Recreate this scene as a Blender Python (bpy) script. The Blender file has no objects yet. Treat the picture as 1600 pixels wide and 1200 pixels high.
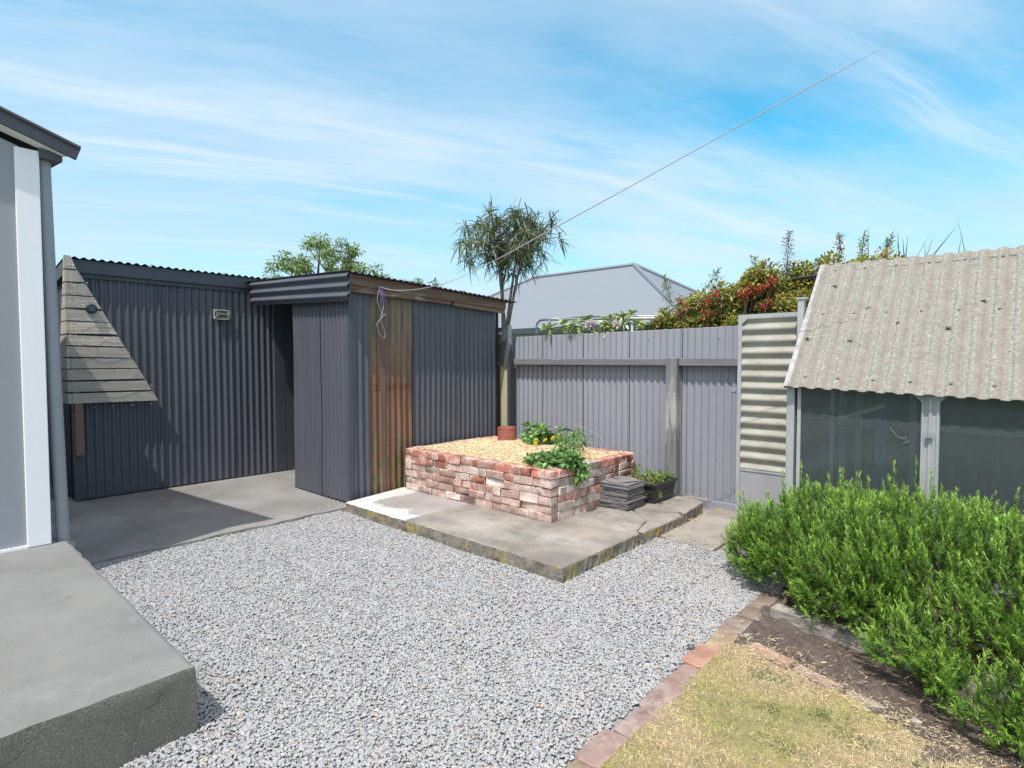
import bpy, math, random
import numpy as np
from mathutils import Vector, Matrix
R = math.radians
random.seed(7); rng = np.random.default_rng(7)
scene = bpy.context.scene
col = scene.collection

# ---------------------------------------------------------------- camera, sky, sun, exposure
cam_d = bpy.data.cameras.new('camera'); cam = bpy.data.objects.new('camera', cam_d); col.objects.link(cam)
cam.location = (0, 0, 1.45)
cam.rotation_euler = (R(90 - 2.28), 0, R(42))
cam_d.sensor_width = 36; cam_d.lens = 36 * 880 / 1600
cam_d.clip_start = 0.05; cam_d.clip_end = 500
scene.camera = cam
scene.render.engine = 'CYCLES'
scene.view_settings.view_transform = 'Standard'
scene.view_settings.look = 'None'
scene.view_settings.gamma = 1
scene.view_settings.exposure = 0.48
scene.cycles.max_bounces = 7
scene.cycles.transparent_max_bounces = 12

TOSUN = Vector((.16, -.51, 1)).normalized()
sun_d = bpy.data.lights.new('sun', 'SUN'); sun = bpy.data.objects.new('sun', sun_d); col.objects.link(sun)
sun_d.energy = 3.35; sun_d.angle = R(0.55); sun_d.color = (1.0, .97, .91)
sun.rotation_euler = TOSUN.to_track_quat('Z', 'Y').to_euler()
sun.location = (0, 0, 10)

world = bpy.data.worlds.new('World'); scene.world = world; world.use_nodes = True
wn = world.node_tree; wn.nodes.clear()
def N(t, typ, **kw):
    n = t.nodes.new(typ)
    for k, v in kw.items():
        if k[0] == '_': setattr(n, k[1:], v)
        else:
            n.inputs[int(k[1:]) if k[0] == 'i' and k[1:].isdigit() else k].default_value = v
    return n
def build_world():
    t = wn; L = t.links.new
    sky = N(t, 'ShaderNodeTexSky', _sky_type='NISHITA', _sun_disc=False,
            _sun_elevation=math.asin(TOSUN.z), _sun_rotation=math.atan2(TOSUN.x, TOSUN.y))
    sky.air_density = 1.0; sky.dust_density = 0.6; sky.ozone_density = 1.5
    tint = N(t, 'ShaderNodeMix', _data_type='RGBA', _blend_type='MULTIPLY'); tint.inputs[0].default_value = 1
    tint.inputs[7].default_value = (.36, 1.62, 1.66, 1)
    L(sky.outputs[0], tint.inputs[6])
    tc = N(t, 'ShaderNodeTexCoord')
    sep = N(t, 'ShaderNodeSeparateXYZ'); L(tc.outputs['Generated'], sep.inputs[0])
    z = N(t, 'ShaderNodeMath', _operation='MAXIMUM', i1=0.0); L(sep.outputs[2], z.inputs[0])
    z2 = N(t, 'ShaderNodeMath', _operation='ADD', i1=0.16); L(z.outputs[0], z2.inputs[0])
    cmb = N(t, 'ShaderNodeCombineXYZ')
    for i in (0, 1):
        d = N(t, 'ShaderNodeMath', _operation='DIVIDE'); L(sep.outputs[i], d.inputs[0]); L(z2.outputs[0], d.inputs[1]); L(d.outputs[0], cmb.inputs[i])
    # warp
    wnz = N(t, 'ShaderNodeTexNoise', Scale=0.9, Detail=3.0); L(cmb.outputs[0], wnz.inputs['Vector'])
    wv = N(t, 'ShaderNodeVectorMath', _operation='MULTIPLY_ADD'); wv.inputs[1].default_value = (.22, .22, 0)
    L(wnz.outputs['Color'], wv.inputs[0]); L(cmb.outputs[0], wv.inputs[2])
    def layer(rot, sc, scale, detail, rough, lo, hi, off=0):
        m0 = N(t, 'ShaderNodeMapping'); m0.inputs['Rotation'].default_value = (0, 0, R(rot)); L(wv.outputs[0], m0.inputs['Vector'])
        mp = N(t, 'ShaderNodeMapping'); mp.inputs['Scale'].default_value = sc
        mp.inputs['Location'].default_value = (off, off * .7, 0)
        L(m0.outputs[0], mp.inputs['Vector'])
        nz = N(t, 'ShaderNodeTexNoise', Scale=scale, Detail=detail, Roughness=rough); L(mp.outputs[0], nz.inputs['Vector'])
        mr = N(t, 'ShaderNodeMapRange', _interpolation_type='SMOOTHSTEP'); mr.inputs[1].default_value = lo; mr.inputs[2].default_value = hi
        L(nz.outputs[0], mr.inputs[0]); return mr.outputs[0]
    a = layer(-62, (.38, 1.5, 1), 1.1, 9, .62, .42, .74, 12.4)      # streaky cirrus
    b = layer(-56, (.45, 1.0, 1), .8, 6, .6, .29, .64, 4.6)    # broad veil
    c = layer(-66, (.22, 2.4, 1), 1.5, 9, .62, .50, .72, 8.8)      # fine wisps
    # veil
    def mix(fac, c1, c2):
        m = N(t, 'ShaderNodeMix', _data_type='RGBA'); L(fac, m.inputs[0])
        if isinstance(c1, tuple): m.inputs[6].default_value = c1
        else: L(c1, m.inputs[6])
        m.inputs[7].default_value = c2; return m.outputs[2]
    def mul(x, k):
        m = N(t, 'ShaderNodeMath', _operation='MULTIPLY', i1=k); L(x, m.inputs[0]); return m.outputs[0]
    K = 1.0
    c1 = mix(mul(b, .72), tint.outputs[2], (4.3 * K, 5.5 * K, 6.7 * K, 1))
    c2 = mix(mul(a, .72), c1, (5.7 * K, 6.5 * K, 7.2 * K, 1))
    c3 = mix(mul(c, .55), c2, (6.4 * K, 6.9 * K, 7.4 * K, 1))
    # milky band low over the horizon
    hz = N(t, 'ShaderNodeMapRange', _interpolation_type='SMOOTHSTEP'); hz.inputs[1].default_value = 0.36; hz.inputs[2].default_value = -0.02
    hz.inputs[3].default_value = 0; hz.inputs[4].default_value = .80
    L(sep.outputs[2], hz.inputs[0])
    c4 = mix(hz.outputs[0], c3, (5.0 * K, 6.0 * K, 6.9 * K, 1))
    # bright glow added round the sun, behind the camera, to lift the fill
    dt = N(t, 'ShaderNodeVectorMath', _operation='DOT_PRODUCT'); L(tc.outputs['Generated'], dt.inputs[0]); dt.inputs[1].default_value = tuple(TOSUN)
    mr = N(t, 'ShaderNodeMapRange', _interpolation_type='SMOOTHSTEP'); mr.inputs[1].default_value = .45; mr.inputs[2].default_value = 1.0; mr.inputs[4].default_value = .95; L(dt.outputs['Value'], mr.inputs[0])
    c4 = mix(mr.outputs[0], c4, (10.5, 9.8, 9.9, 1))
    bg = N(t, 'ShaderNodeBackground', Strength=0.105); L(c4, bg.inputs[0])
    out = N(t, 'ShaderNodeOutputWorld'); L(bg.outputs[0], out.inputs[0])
build_world()

# ---------------------------------------------------------------- helpers
class MB:
    """collects vertices and faces (with a colour per face) and links them as one mesh object"""
    def __init__(s): s.v = []; s.f = []; s.c = []; s.n = 0; s.big = []
    def add(s, vs, fs, c=(1, 1, 1)):
        s.v.append(np.asarray(vs, float).reshape(-1, 3))
        for f in fs: s.f.append([i + s.n for i in f]); s.c.append(c)
        s.n += len(vs)
    def quads(s, vs, fs, cs):            # numpy arrays, quads
        s.v.append(vs); s.big.append((fs + s.n, cs)); s.n += len(vs)
    def box(s, lo, hi, c=(1, 1, 1), rot=None, piv=None, jit=0, bev=0):
        lo = np.array(lo, float); hi = np.array(hi, float)
        if bev > 0:
            # chamfered box
            ctr = (lo + hi) / 2; h = (hi - lo) / 2
            pts = []; 
            bm = None
            vs = []
            for sx in (-1, 1):
                for sy in (-1, 1):
                    for sz in (-1, 1):
                        sg = np.array([sx, sy, sz])
                        for ax in range(3):
                            q = sg * h - sg * bev; q[ax] = sg[ax] * h[ax]
                            vs.append(q)
            def idx(sx, sy, sz, ax): return ((sx > 0) * 4 + (sy > 0) * 2 + (sz > 0)) * 3 + ax
            fs = []
            for ax in range(3):
                o = [i for i in range(3) if i != ax]
                for sg in (-1, 1):
                    q = []
                    for a, b in ((-1, -1), (1, -1), (1, 1), (-1, 1)):
                        s3 = [0, 0, 0]; s3[ax] = sg; s3[o[0]] = a; s3[o[1]] = b
                        q.append(idx(*s3, ax))
                    fs.append(q)
            for ax in range(3):          # edge strips along axis ax
                o = [i for i in range(3) if i != ax]
                for a in (-1, 1):
                    for b in (-1, 1):
                        s1 = [0, 0, 0]; s1[o[0]] = a; s1[o[1]] = b
                        s1[ax] = -1; s2 = list(s1); s2[ax] = 1
                        fs.append([idx(*s1, o[0]), idx(*s1, o[1]), idx(*s2, o[1]), idx(*s2, o[0])])
            for sx in (-1, 1):
                for sy in (-1, 1):
                    for sz in (-1, 1): fs.append([idx(sx, sy, sz, 0), idx(sx, sy, sz, 1), idx(sx, sy, sz, 2)])
            vs = np.array(vs)
            if jit: vs += rng.normal(0, jit, vs.shape)
            vs = vs + ctr
        else:
            vs = np.array([[x, y, z] for x in (lo[0], hi[0]) for y in (lo[1], hi[1]) for z in (lo[2], hi[2])])
            if jit: vs = vs + rng.normal(0, jit, vs.shape)
            fs = [(0, 1, 3, 2), (4, 6, 7, 5), (0, 4, 5, 1), (2, 3, 7, 6), (0, 2, 6, 4), (1, 5, 7, 3)]
        if rot is not None:
            p = np.array(piv if piv is not None else (lo + hi) / 2)
            vs = (vs - p) @ np.array(rot).T + p
        s.add(vs, fs, c); return s
    def beam(s, a, b, w, h, c=(1, 1, 1), up=(0, 0, 1)):
        a = np.array(a, float); b = np.array(b, float); d = b - a; L = np.linalg.norm(d); d /= L
        up = np.array(up, float); x = np.cross(d, up); x /= np.linalg.norm(x); y = np.cross(x, d)
        vs = []
        for p in (a, b):
            for sx, sy in ((-1, -1), (1, -1), (1, 1), (-1, 1)): vs.append(p + x * w / 2 * sx + y * h / 2 * sy)
        s.add(vs, [(0, 3, 2, 1), (4, 5, 6, 7), (0, 1, 5, 4), (1, 2, 6, 5), (2, 3, 7, 6), (3, 0, 4, 7)], c); return s
    def tube(s, pts, r, seg=8, c=(1, 1, 1), cap=True):
        pts = np.array(pts, float); n = len(pts)
        r = np.full(n, r) if np.isscalar(r) else np.array(r)
        tan = np.gradient(pts, axis=0); tan /= np.linalg.norm(tan, axis=1)[:, None] + 1e-9
        ref = np.array([0, 0, 1.]) if abs(tan[0][2]) < .9 else np.array([1., 0, 0])
        vs = []
        x = np.cross(tan[0], ref); x /= np.linalg.norm(x)
        for i in range(n):
            x = x - tan[i] * np.dot(x, tan[i]); x /= np.linalg.norm(x) + 1e-9
            y = np.cross(tan[i], x)
            for k in range(seg):
                a = 2 * math.pi * k / seg; vs.append(pts[i] + (x * math.cos(a) + y * math.sin(a)) * r[i])
        fs = [(i * seg + k, i * seg + (k + 1) % seg, (i + 1) * seg + (k + 1) % seg, (i + 1) * seg + k) for i in range(n - 1) for k in range(seg)]
        if cap: fs += [tuple(range(seg - 1, -1, -1)), tuple((n - 1) * seg + k for k in range(seg))]
        s.add(vs, fs, c); return s
    def prism(s, poly, z0, z1, c=(1, 1, 1)):
        n = len(poly); vs = [(x, y, z0) for x, y in poly] + [(x, y, z1) for x, y in poly]
        fs = [tuple(range(n - 1, -1, -1)), tuple(range(n, 2 * n))] + [(i, (i + 1) % n, n + (i + 1) % n, n + i) for i in range(n)]
        s.add(vs, fs, c); return s
    def build(s, name, mat, parent=None, smooth=False):
        me = bpy.data.meshes.new(name)
        V = np.concatenate(s.v) if s.v else np.zeros((0, 3))
        lens = np.array([len(f) for f in s.f], int); idx = np.array([i for f in s.f for i in f], int)
        cc = np.array(s.c, float).reshape(-1, 3)
        for fs, cs in s.big:
            lens = np.concatenate([lens, np.full(len(fs), fs.shape[1])]); idx = np.concatenate([idx, fs.reshape(-1)])
            cc = np.concatenate([cc, cs])
        me.vertices.add(len(V)); me.vertices.foreach_set('co', V.astype(np.float32).ravel())
        me.loops.add(len(idx)); me.loops.foreach_set('vertex_index', idx.astype(np.int32))
        me.polygons.add(len(lens))
        st = np.zeros(len(lens), np.int32); st[1:] = np.cumsum(lens)[:-1]
        me.polygons.foreach_set('loop_start', st); me.polygons.foreach_set('loop_total', lens.astype(np.int32))
        me.update(calc_edges=True)
        at = me.attributes.new('Col', 'FLOAT_COLOR', 'FACE')
        at.data.foreach_set('color', np.concatenate([cc, np.ones((len(cc), 1))], 1).astype(np.float32).ravel())
        me.polygons.foreach_set('use_smooth', np.full(len(lens), smooth))
        for m in (mat if isinstance(mat, (list, tuple)) else [mat]): me.materials.append(m)
        me.validate()
        o = bpy.data.objects.new(name, me); col.objects.link(o)
        if parent is not None:
            o.parent = parent
            M = parent.matrix_basis
            if parent.parent is not None: M = parent.parent.matrix_basis @ M
            o.matrix_parent_inverse = Matrix.Identity(4)
            if M != Matrix.Identity(4):
                me.transform(M.inverted())
        return o

def tag(o, label=None, cat=None, group=None, kind=None):
    if label: o['label'] = label
    if cat: o['category'] = cat
    if group: o['group'] = group
    if kind: o['kind'] = kind
    return o
def thing(name, loc, label, cat, group=None):
    o = bpy.data.objects.new(name, None); col.objects.link(o); o.location = loc; o.empty_display_size = .1
    return tag(o, label, cat, group)
def rotz(a): return Matrix.Rotation(a, 3, 'Z')
def shade_auto(o, ang=35):
    o.data.polygons.foreach_set('use_smooth', np.ones(len(o.data.polygons), bool))
    o.data.set_sharp_from_angle(angle=R(ang))

# ---- materials
def mat(name, base, rough=.6, var=None, scale=6, stretch=(1, 1, 1), bump=0, bscale=60, bdetail=6, layers=(), metallic=0,
        spec=.5, attr=False, attrmul=False, translucent=0, coords='Object', emission=None, alpha=None):
    """base colour with noise variation; layers = [(colour, noise scale, lo, hi, strength, stretch)]"""
    m = bpy.data.materials.new(name); m.use_nodes = True; t = m.node_tree; L = t.links.new
    p = t.nodes['Principled BSDF']; out = t.nodes['Material Output']
    tc = N(t, 'ShaderNodeTexCoord'); C0 = tc.outputs[coords]
    geo = N(t, 'ShaderNodeNewGeometry')
    C0 = geo.outputs['Position']
    def noise(sc, st=(1, 1, 1), detail=6, rgh=.6, off=0):
        mp = N(t, 'ShaderNodeMapping'); mp.inputs['Scale'].default_value = st; mp.inputs['Location'].default_value = (off, off, off)
        L(C0, mp.inputs['Vector'])
        nz = N(t, 'ShaderNodeTexNoise', Scale=sc, Detail=detail, Roughness=rgh); L(mp.outputs[0], nz.inputs['Vector'])
        return nz.outputs[0]
    def rng_(x, lo, hi, k=1.0):
        r = N(t, 'ShaderNodeMapRange', _interpolation_type='SMOOTHSTEP'); r.inputs[1].default_value = lo; r.inputs[2].default_value = hi; r.inputs[4].default_value = k
        L(x, r.inputs[0]); return r.outputs[0]
    if attr:
        a = N(t, 'ShaderNodeAttribute', _attribute_name='Col'); cur = a.outputs['Color']
    else:
        rgb = N(t, 'ShaderNodeRGB'); rgb.outputs[0].default_value = (*base, 1); cur = rgb.outputs[0]
    if attrmul:
        a = N(t, 'ShaderNodeAttribute', _attribute_name='Col')
        mm = N(t, 'ShaderNodeMix', _data_type='RGBA', _blend_type='MULTIPLY'); mm.inputs[0].default_value = 1
        L(cur, mm.inputs[6]); L(a.outputs['Color'], mm.inputs[7]); cur = mm.outputs[2]
    if var is not None:
        mx = N(t, 'ShaderNodeMix', _data_type='RGBA'); L(rng_(noise(scale, stretch), .3, .7), mx.inputs[0]); L(cur, mx.inputs[6])
        if attr:
            mm = N(t, 'ShaderNodeMix', _data_type='RGBA', _blend_type='MULTIPLY'); mm.inputs[0].default_value = 1
            L(cur, mm.inputs[6]); mm.inputs[7].default_value = (*var, 1); L(mm.outputs[2], mx.inputs[7])
        else: mx.inputs[7].default_value = (*var, 1)
        cur = mx.outputs[2]
    for i, ly in enumerate(layers):
        c, sc, lo, hi, k = ly[:5]; st = ly[5] if len(ly) > 5 else (1, 1, 1)
        mx = N(t, 'ShaderNodeMix', _data_type='RGBA'); L(rng_(noise(sc, st, 7, .65, 3.7 * (i + 1)), lo, hi, k), mx.inputs[0]); L(cur, mx.inputs[6])
        mx.inputs[7].default_value = (*c, 1); cur = mx.outputs[2]
    L(cur, p.inputs['Base Color'])
    p.inputs['Roughness'].default_value = rough; p.inputs['Metallic'].default_value = metallic
    p.inputs['Specular IOR Level'].default_value = spec
    if bump:
        b = N(t, 'ShaderNodeBump', Strength=1.0, Distance=bump); L(noise(bscale, stretch, bdetail, .65, 1.3), b.inputs['Height']); L(b.outputs[0], p.inputs['Normal'])
    if translucent:
        tr = N(t, 'ShaderNodeBsdfTranslucent'); L(cur, tr.inputs[0])
        ms = N(t, 'ShaderNodeMixShader', i0=translucent); L(p.outputs[0], ms.inputs[1]); L(tr.outputs[0], ms.inputs[2]); L(ms.outputs[0], out.inputs[0])
    return m

M = {}
M['dark_iron'] = mat('dark painted iron', (.098, .102, .124), .42, (.080, .084, .103), 3, (1, 1, .25), .0008, 90,
                     layers=[((.17, .17, .18), 40, .70, .78, .35), ((.125, .13, .145), 2.2, .55, .8, .4, (1, 1, .15))])
M['dark_flat'] = mat('dark painted sheet', (.078, .083, .102), .5, (.064, .069, .085), 3, (1, 1, .3), .0005, 60)
M['roof_iron'] = mat('dark roof iron', (.045, .048, .058), .55, (.045, .045, .05), 5, (1, 1, 1), .0008, 60)
M['fence_paint'] = mat('blue grey fence paint', (.285, .293, .335), .55, (.26, .266, .305), 3, (1, 1, .2), .0008, 90,
                       layers=[((.34, .34, .38), 30, .70, .78, .35), ((.20, .20, .25), 1.7, .55, .8, .5, (1, 1, .2))])
M['fence_timber'] = mat('painted weathered rail', (.14, .14, .165), .8, (.20, .20, .21), 5, (.25, 4, 4), .002, 30,
                        layers=[((.30, .28, .26), 7, .56, .68, .6, (.25, 5, 5))])
M['post_timber'] = mat('bare weathered post', (.26, .255, .27), .85, (.14, .14, .16), 4, (4, 4, .4), .002, 30,
                       layers=[((.43, .40, .36), 3.5, .52, .62, .75, (3, 3, .5)), ((.09, .09, .10), 14, .6, .68, .7, (3, 3, .25))])
M['gravel_bed'] = mat('gravel bed', (.25, .245, .24), .95, (.31, .31, .31), 60, (1, 1, 1), .01, 60)
M['soil'] = mat('dry soil', (.085, .062, .052), .95, (.15, .115, .095), 22, (1, 1, 1), .02, 50, layers=[((.26, .23, .21), 80, .58, .66, .8), ((.05, .035, .03), 14, .55, .68, .7)])
M['ground'] = mat('ground', (.10, .09, .06), .95, (.08, .11, .04), 3, (1, 1, 1), .02, 20)
M['patio'] = mat('patio concrete', (.26, .25, .245), .9, (.19, .18, .17), 1.6, (1, 1, 1), .003, 70,
                 layers=[((.36, .34, .31), 1.1, .52, .75, .7), ((.11, .10, .09), 18, .62, .72, .5), ((.42, .39, .34), 45, .64, .72, .5), ((.10, .095, .09), 3.3, .60, .74, .45)])
M['slab'] = mat('old slab concrete', (.345, .305, .265), .92, (.19, .17, .15), 2.2, (1, 1, 1), .006, 90,
                layers=[((.40, .385, .355), 1.7, .50, .72, .8), ((.13, .115, .105), 9, .58, .72, .5), ((.36, .28, .19), 2.6, .55, .78, .5), ((.12, .11, .10), 60, .56, .66, .55), ((.42, .39, .34), 80, .60, .68, .6)])
M['slab_edge'] = mat('slab edge with lichen', (.27, .24, .20), .95, (.15, .135, .12), 9, (1, 1, 1), .010, 45,
                     layers=[((.38, .29, .06), 4.5, .50, .60, .65, (1, 1, 2)), ((.10, .09, .08), 18, .56, .64, .7), ((.42, .40, .36), 22, .62, .7, .8)])
M['limewash'] = mat('pale scoured slab', (.52, .49, .45), .92, (.36, .33, .30), 5, (1, 1, 1), .003, 60)
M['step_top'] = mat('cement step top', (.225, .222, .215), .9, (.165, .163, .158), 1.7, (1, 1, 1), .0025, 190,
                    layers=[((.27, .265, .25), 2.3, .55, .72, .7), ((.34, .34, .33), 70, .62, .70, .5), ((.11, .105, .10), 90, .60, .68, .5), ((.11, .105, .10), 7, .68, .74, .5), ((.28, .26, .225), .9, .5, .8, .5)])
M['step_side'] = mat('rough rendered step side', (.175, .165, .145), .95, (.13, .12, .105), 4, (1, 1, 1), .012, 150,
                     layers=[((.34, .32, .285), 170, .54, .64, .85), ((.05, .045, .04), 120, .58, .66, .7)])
M['house_wall'] = mat('grey painted wall', (.30, .31, .335), .5, (.285, .295, .32), 2, (1, 1, 1), .0006, 40)
M['house_white'] = mat('white painted board', (.86, .85, .87), .45, (.82, .81, .83), 3, (1, 1, .2), .0008, 30)
M['pipe_grey'] = mat('grey downpipe', (.30, .31, .34), .45, (.28, .29, .315), 3, (1, 1, .3))
M['barge'] = mat('charcoal barge board', (.085, .085, .098), .55, (.075, .075, .088), 5)
M['soffit'] = mat('soffit', (.80, .81, .80), .7, (.74, .76, .76), 5)
M['old_wood'] = mat('weathered pallet wood', (.56, .51, .46), .85, (.39, .355, .32), 5, (3, .5, 14), .0018, 20, attrmul=True,
                    layers=[((.58, .50, .41), 3, .52, .68, .7, (3, .6, 12)), ((.09, .075, .065), 6, .62, .7, .7, (3, .35, 18))])
M['brown_wood'] = mat('brown stained barge timber', (.15, .095, .07), .85, (.22, .155, .115), 3, (3, .6, 10), .0015, 20, attrmul=True,
                      layers=[((.38, .345, .295), 1.3, .50, .60, .75, (1, .6, 2.5)), ((.07, .05, .04), 4, .62, .70, .7, (3, .5, 10))])
M['pale_wood'] = mat('treated pine post', (.46, .43, .28), .8, (.38, .35, .25), 4, (6, 6, .5), .001, 25)
M['galv'] = mat('galvanised steel', (.42, .43, .44), .42, (.30, .31, .33), 14, (1, 1, 1), .0004, 50, metallic=.35)
M['alu'] = mat('dull aluminium frame', (.46, .47, .48), .5, (.34, .35, .35), 7, (1, 1, .3), .0006, 50, metallic=.15,
               layers=[((.25, .23, .19), 8, .64, .74, .6, (1, 1, .4))])
M['alu_sheet'] = mat('flat aluminium sheet', (.42, .42, .45), .45, (.36, .36, .39), 3, (1, 1, .4), .0005, 30, metallic=.25)
M['cream_sheet'] = mat('aged cream plastic sheeting', (.45, .45, .40), .5, (.34, .325, .26), 5, (1, 1, 2), .001, 60,
                       layers=[((.20, .17, .09), 4, .60, .72, .6, (1, 1, 2))], translucent=.15)
M['slate'] = mat('slate', (.15, .145, .155), .7, (.21, .19, .19), 9, (1, 1, 1), .002, 50, attrmul=True, layers=[((.33, .31, .29), 14, .58, .68, .6)])
M['black_plastic'] = mat('black plastic', (.022, .022, .024), .4, (.04, .04, .04), 8, (1, 1, 1), .0006, 30, layers=[((.10, .09, .08), 12, .6, .72, .6)])
M['terracotta'] = mat('terracotta pipe', (.33, .095, .06), .7, (.24, .07, .05), 9, (1, 1, 2), .001, 50, layers=[((.12, .05, .04), 8, .62, .72, .6)])
M['rope'] = mat('pale cord', (.44, .42, .45), .8, (.34, .32, .38), 80)
M['purple'] = mat('purple twine', (.20, .14, .34), .8)
M['white_plastic'] = mat('white plastic', (.75, .74, .74), .4)
M['bark'] = mat('grey bark', (.22, .19, .165), .9, (.13, .11, .095), 14, (1, 1, .4), .003, 50)
M['twig'] = mat('twig', (.13, .095, .06), .9)
M['leaf'] = mat('leaf', (.1, .2, .05), .5, (.6, .65, .6), 25, attr=True, translucent=.36, spec=.35)
M['needle'] = mat('rosemary needle', (.1, .2, .05), .5, (.62, .68, .6), 7, attr=True, translucent=.2, spec=.4)
M['leaf_gloss'] = mat('glossy leaf', (.1, .2, .05), .32, (.65, .7, .65), 25, attr=True, translucent=.15, spec=.5)
M['petal'] = mat('petal', (.7, .6, .6), .6, attr=True, translucent=.3)
M['grass'] = mat('grass blades', (.3, .3, .1), .7, attr=True, translucent=.25, spec=.2)
M['mulch'] = mat('pea straw mulch', (.55, .42, .26), .9, attr=True, spec=.2)
M['mulch_bed'] = mat('mulch bed', (.66, .50, .32), .95, (.42, .29, .17), 60, (1, 1, 1), .01, 70)
M['neigh_roof'] = mat('pale grey steel roof', (.19, .215, .245), .6, (.185, .208, .235), 2)
M['neigh_trim'] = mat('dark gutter', (.05, .07, .085), .5)
M['neigh_wall'] = mat('neighbour wall', (.52, .50, .46), .8, (.47, .45, .42), 2)
M['dark_inside'] = mat('near black lining', (.025, .025, .028), .9)  # near black backing added for fence gaps and the dark shed inside
M['blue_tarp'] = mat('blue cloth', (.06, .26, .38), .8)
M['black_hose'] = mat('black hose', (.02, .02, .022), .4)

def brick_mat(name, lime=.55):
    m = mat(name, (1, 1, 1), .92, (.72, .66, .62), 14, (1, 1, 1), .0035, 60, attr=True,
            layers=[((.74, .64, .58), 9, .44, .62, .6), ((.50, .42, .36), 30, .54, .66, .5), ((.12, .08, .06), 22, .60, .68, .6), ((.36, .14, .09), 13, .58, .68, .5)])
    return m
M['brick'] = brick_mat('recycled brick')
M['edge_brick'] = mat('worn edging brick', (1, 1, 1), .95, (.66, .62, .60), 7, (1, 1, 1), .003, 50, attr=True,
                      layers=[((.36, .31, .27), 9, .48, .64, .6), ((.12, .10, .08), 16, .56, .68, .6), ((.46, .40, .34), 40, .60, .68, .5)])

def asbestos():
    m = mat('lichened cement sheet', (.27, .232, .202), .95, (.22, .195, .17), 9, (1, 1, 1), .005, 90,
            layers=[((.30, .28, .245), 30, .50, .62, .6), ((.08, .075, .065), 75, .56, .64, .6)])
    t = m.node_tree; L = t.links.new; p = t.nodes['Principled BSDF']; src = p.inputs['Base Color'].links[0].from_socket
    g = N(t, 'ShaderNodeNewGeometry'); sp = N(t, 'ShaderNodeSeparateXYZ'); L(g.outputs['Position'], sp.inputs[0])
    def M1(op, x, y):
        k = N(t, 'ShaderNodeMath', _operation=op); L(x, k.inputs[0])
        if isinstance(y, (int, float)): k.inputs[1].default_value = y
        else: L(y, k.inputs[1])
        return k.outputs[0]
    def noise(sc, st=(1, 1, 1), off=0):
        mp = N(t, 'ShaderNodeMapping'); mp.inputs['Scale'].default_value = st; mp.inputs['Location'].default_value = (off,) * 3; L(g.outputs['Position'], mp.inputs[0])
        n = N(t, 'ShaderNodeTexNoise', Scale=sc, Detail=8.0, Roughness=.72); L(mp.outputs[0], n.inputs['Vector']); return n.outputs[0]
    band = M1('SINE', M1('MULTIPLY', M1('ADD', sp.outputs[0], 1.285), 2 * math.pi / .107), 0)      # lichen sits in the channels between the ribs
    band = M1('MULTIPLY', band, -.055)
    def lay(cur, col, n, lo, hi, k, w=1.0):
        x = M1('ADD', n, M1('MULTIPLY', band, w)); r = N(t, 'ShaderNodeMapRange', _interpolation_type='SMOOTHSTEP'); r.inputs[1].default_value = lo; r.inputs[2].default_value = hi; r.inputs[4].default_value = k; L(x, r.inputs[0])
        q = N(t, 'ShaderNodeMix', _data_type='RGBA'); L(r.outputs[0], q.inputs[0]); L(cur, q.inputs[6]); q.inputs[7].default_value = (*col, 1); return q.outputs[2]
    c = lay(src, (.245, .245, .21), noise(22), .49, .60, .75, 1.4)
    c = lay(c, (.38, .39, .355), noise(60, off=4), .54, .61, .75, 1.2)
    c = lay(c, (.16, .16, .11), noise(36, off=8), .58, .66, .6, .8)
    c = lay(c, (.12, .10, .08), noise(14, off=11), .68, .73, .7, 0.)
    L(c, p.inputs['Base Color']); return m
M['cement_sheet'] = asbestos()

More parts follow.
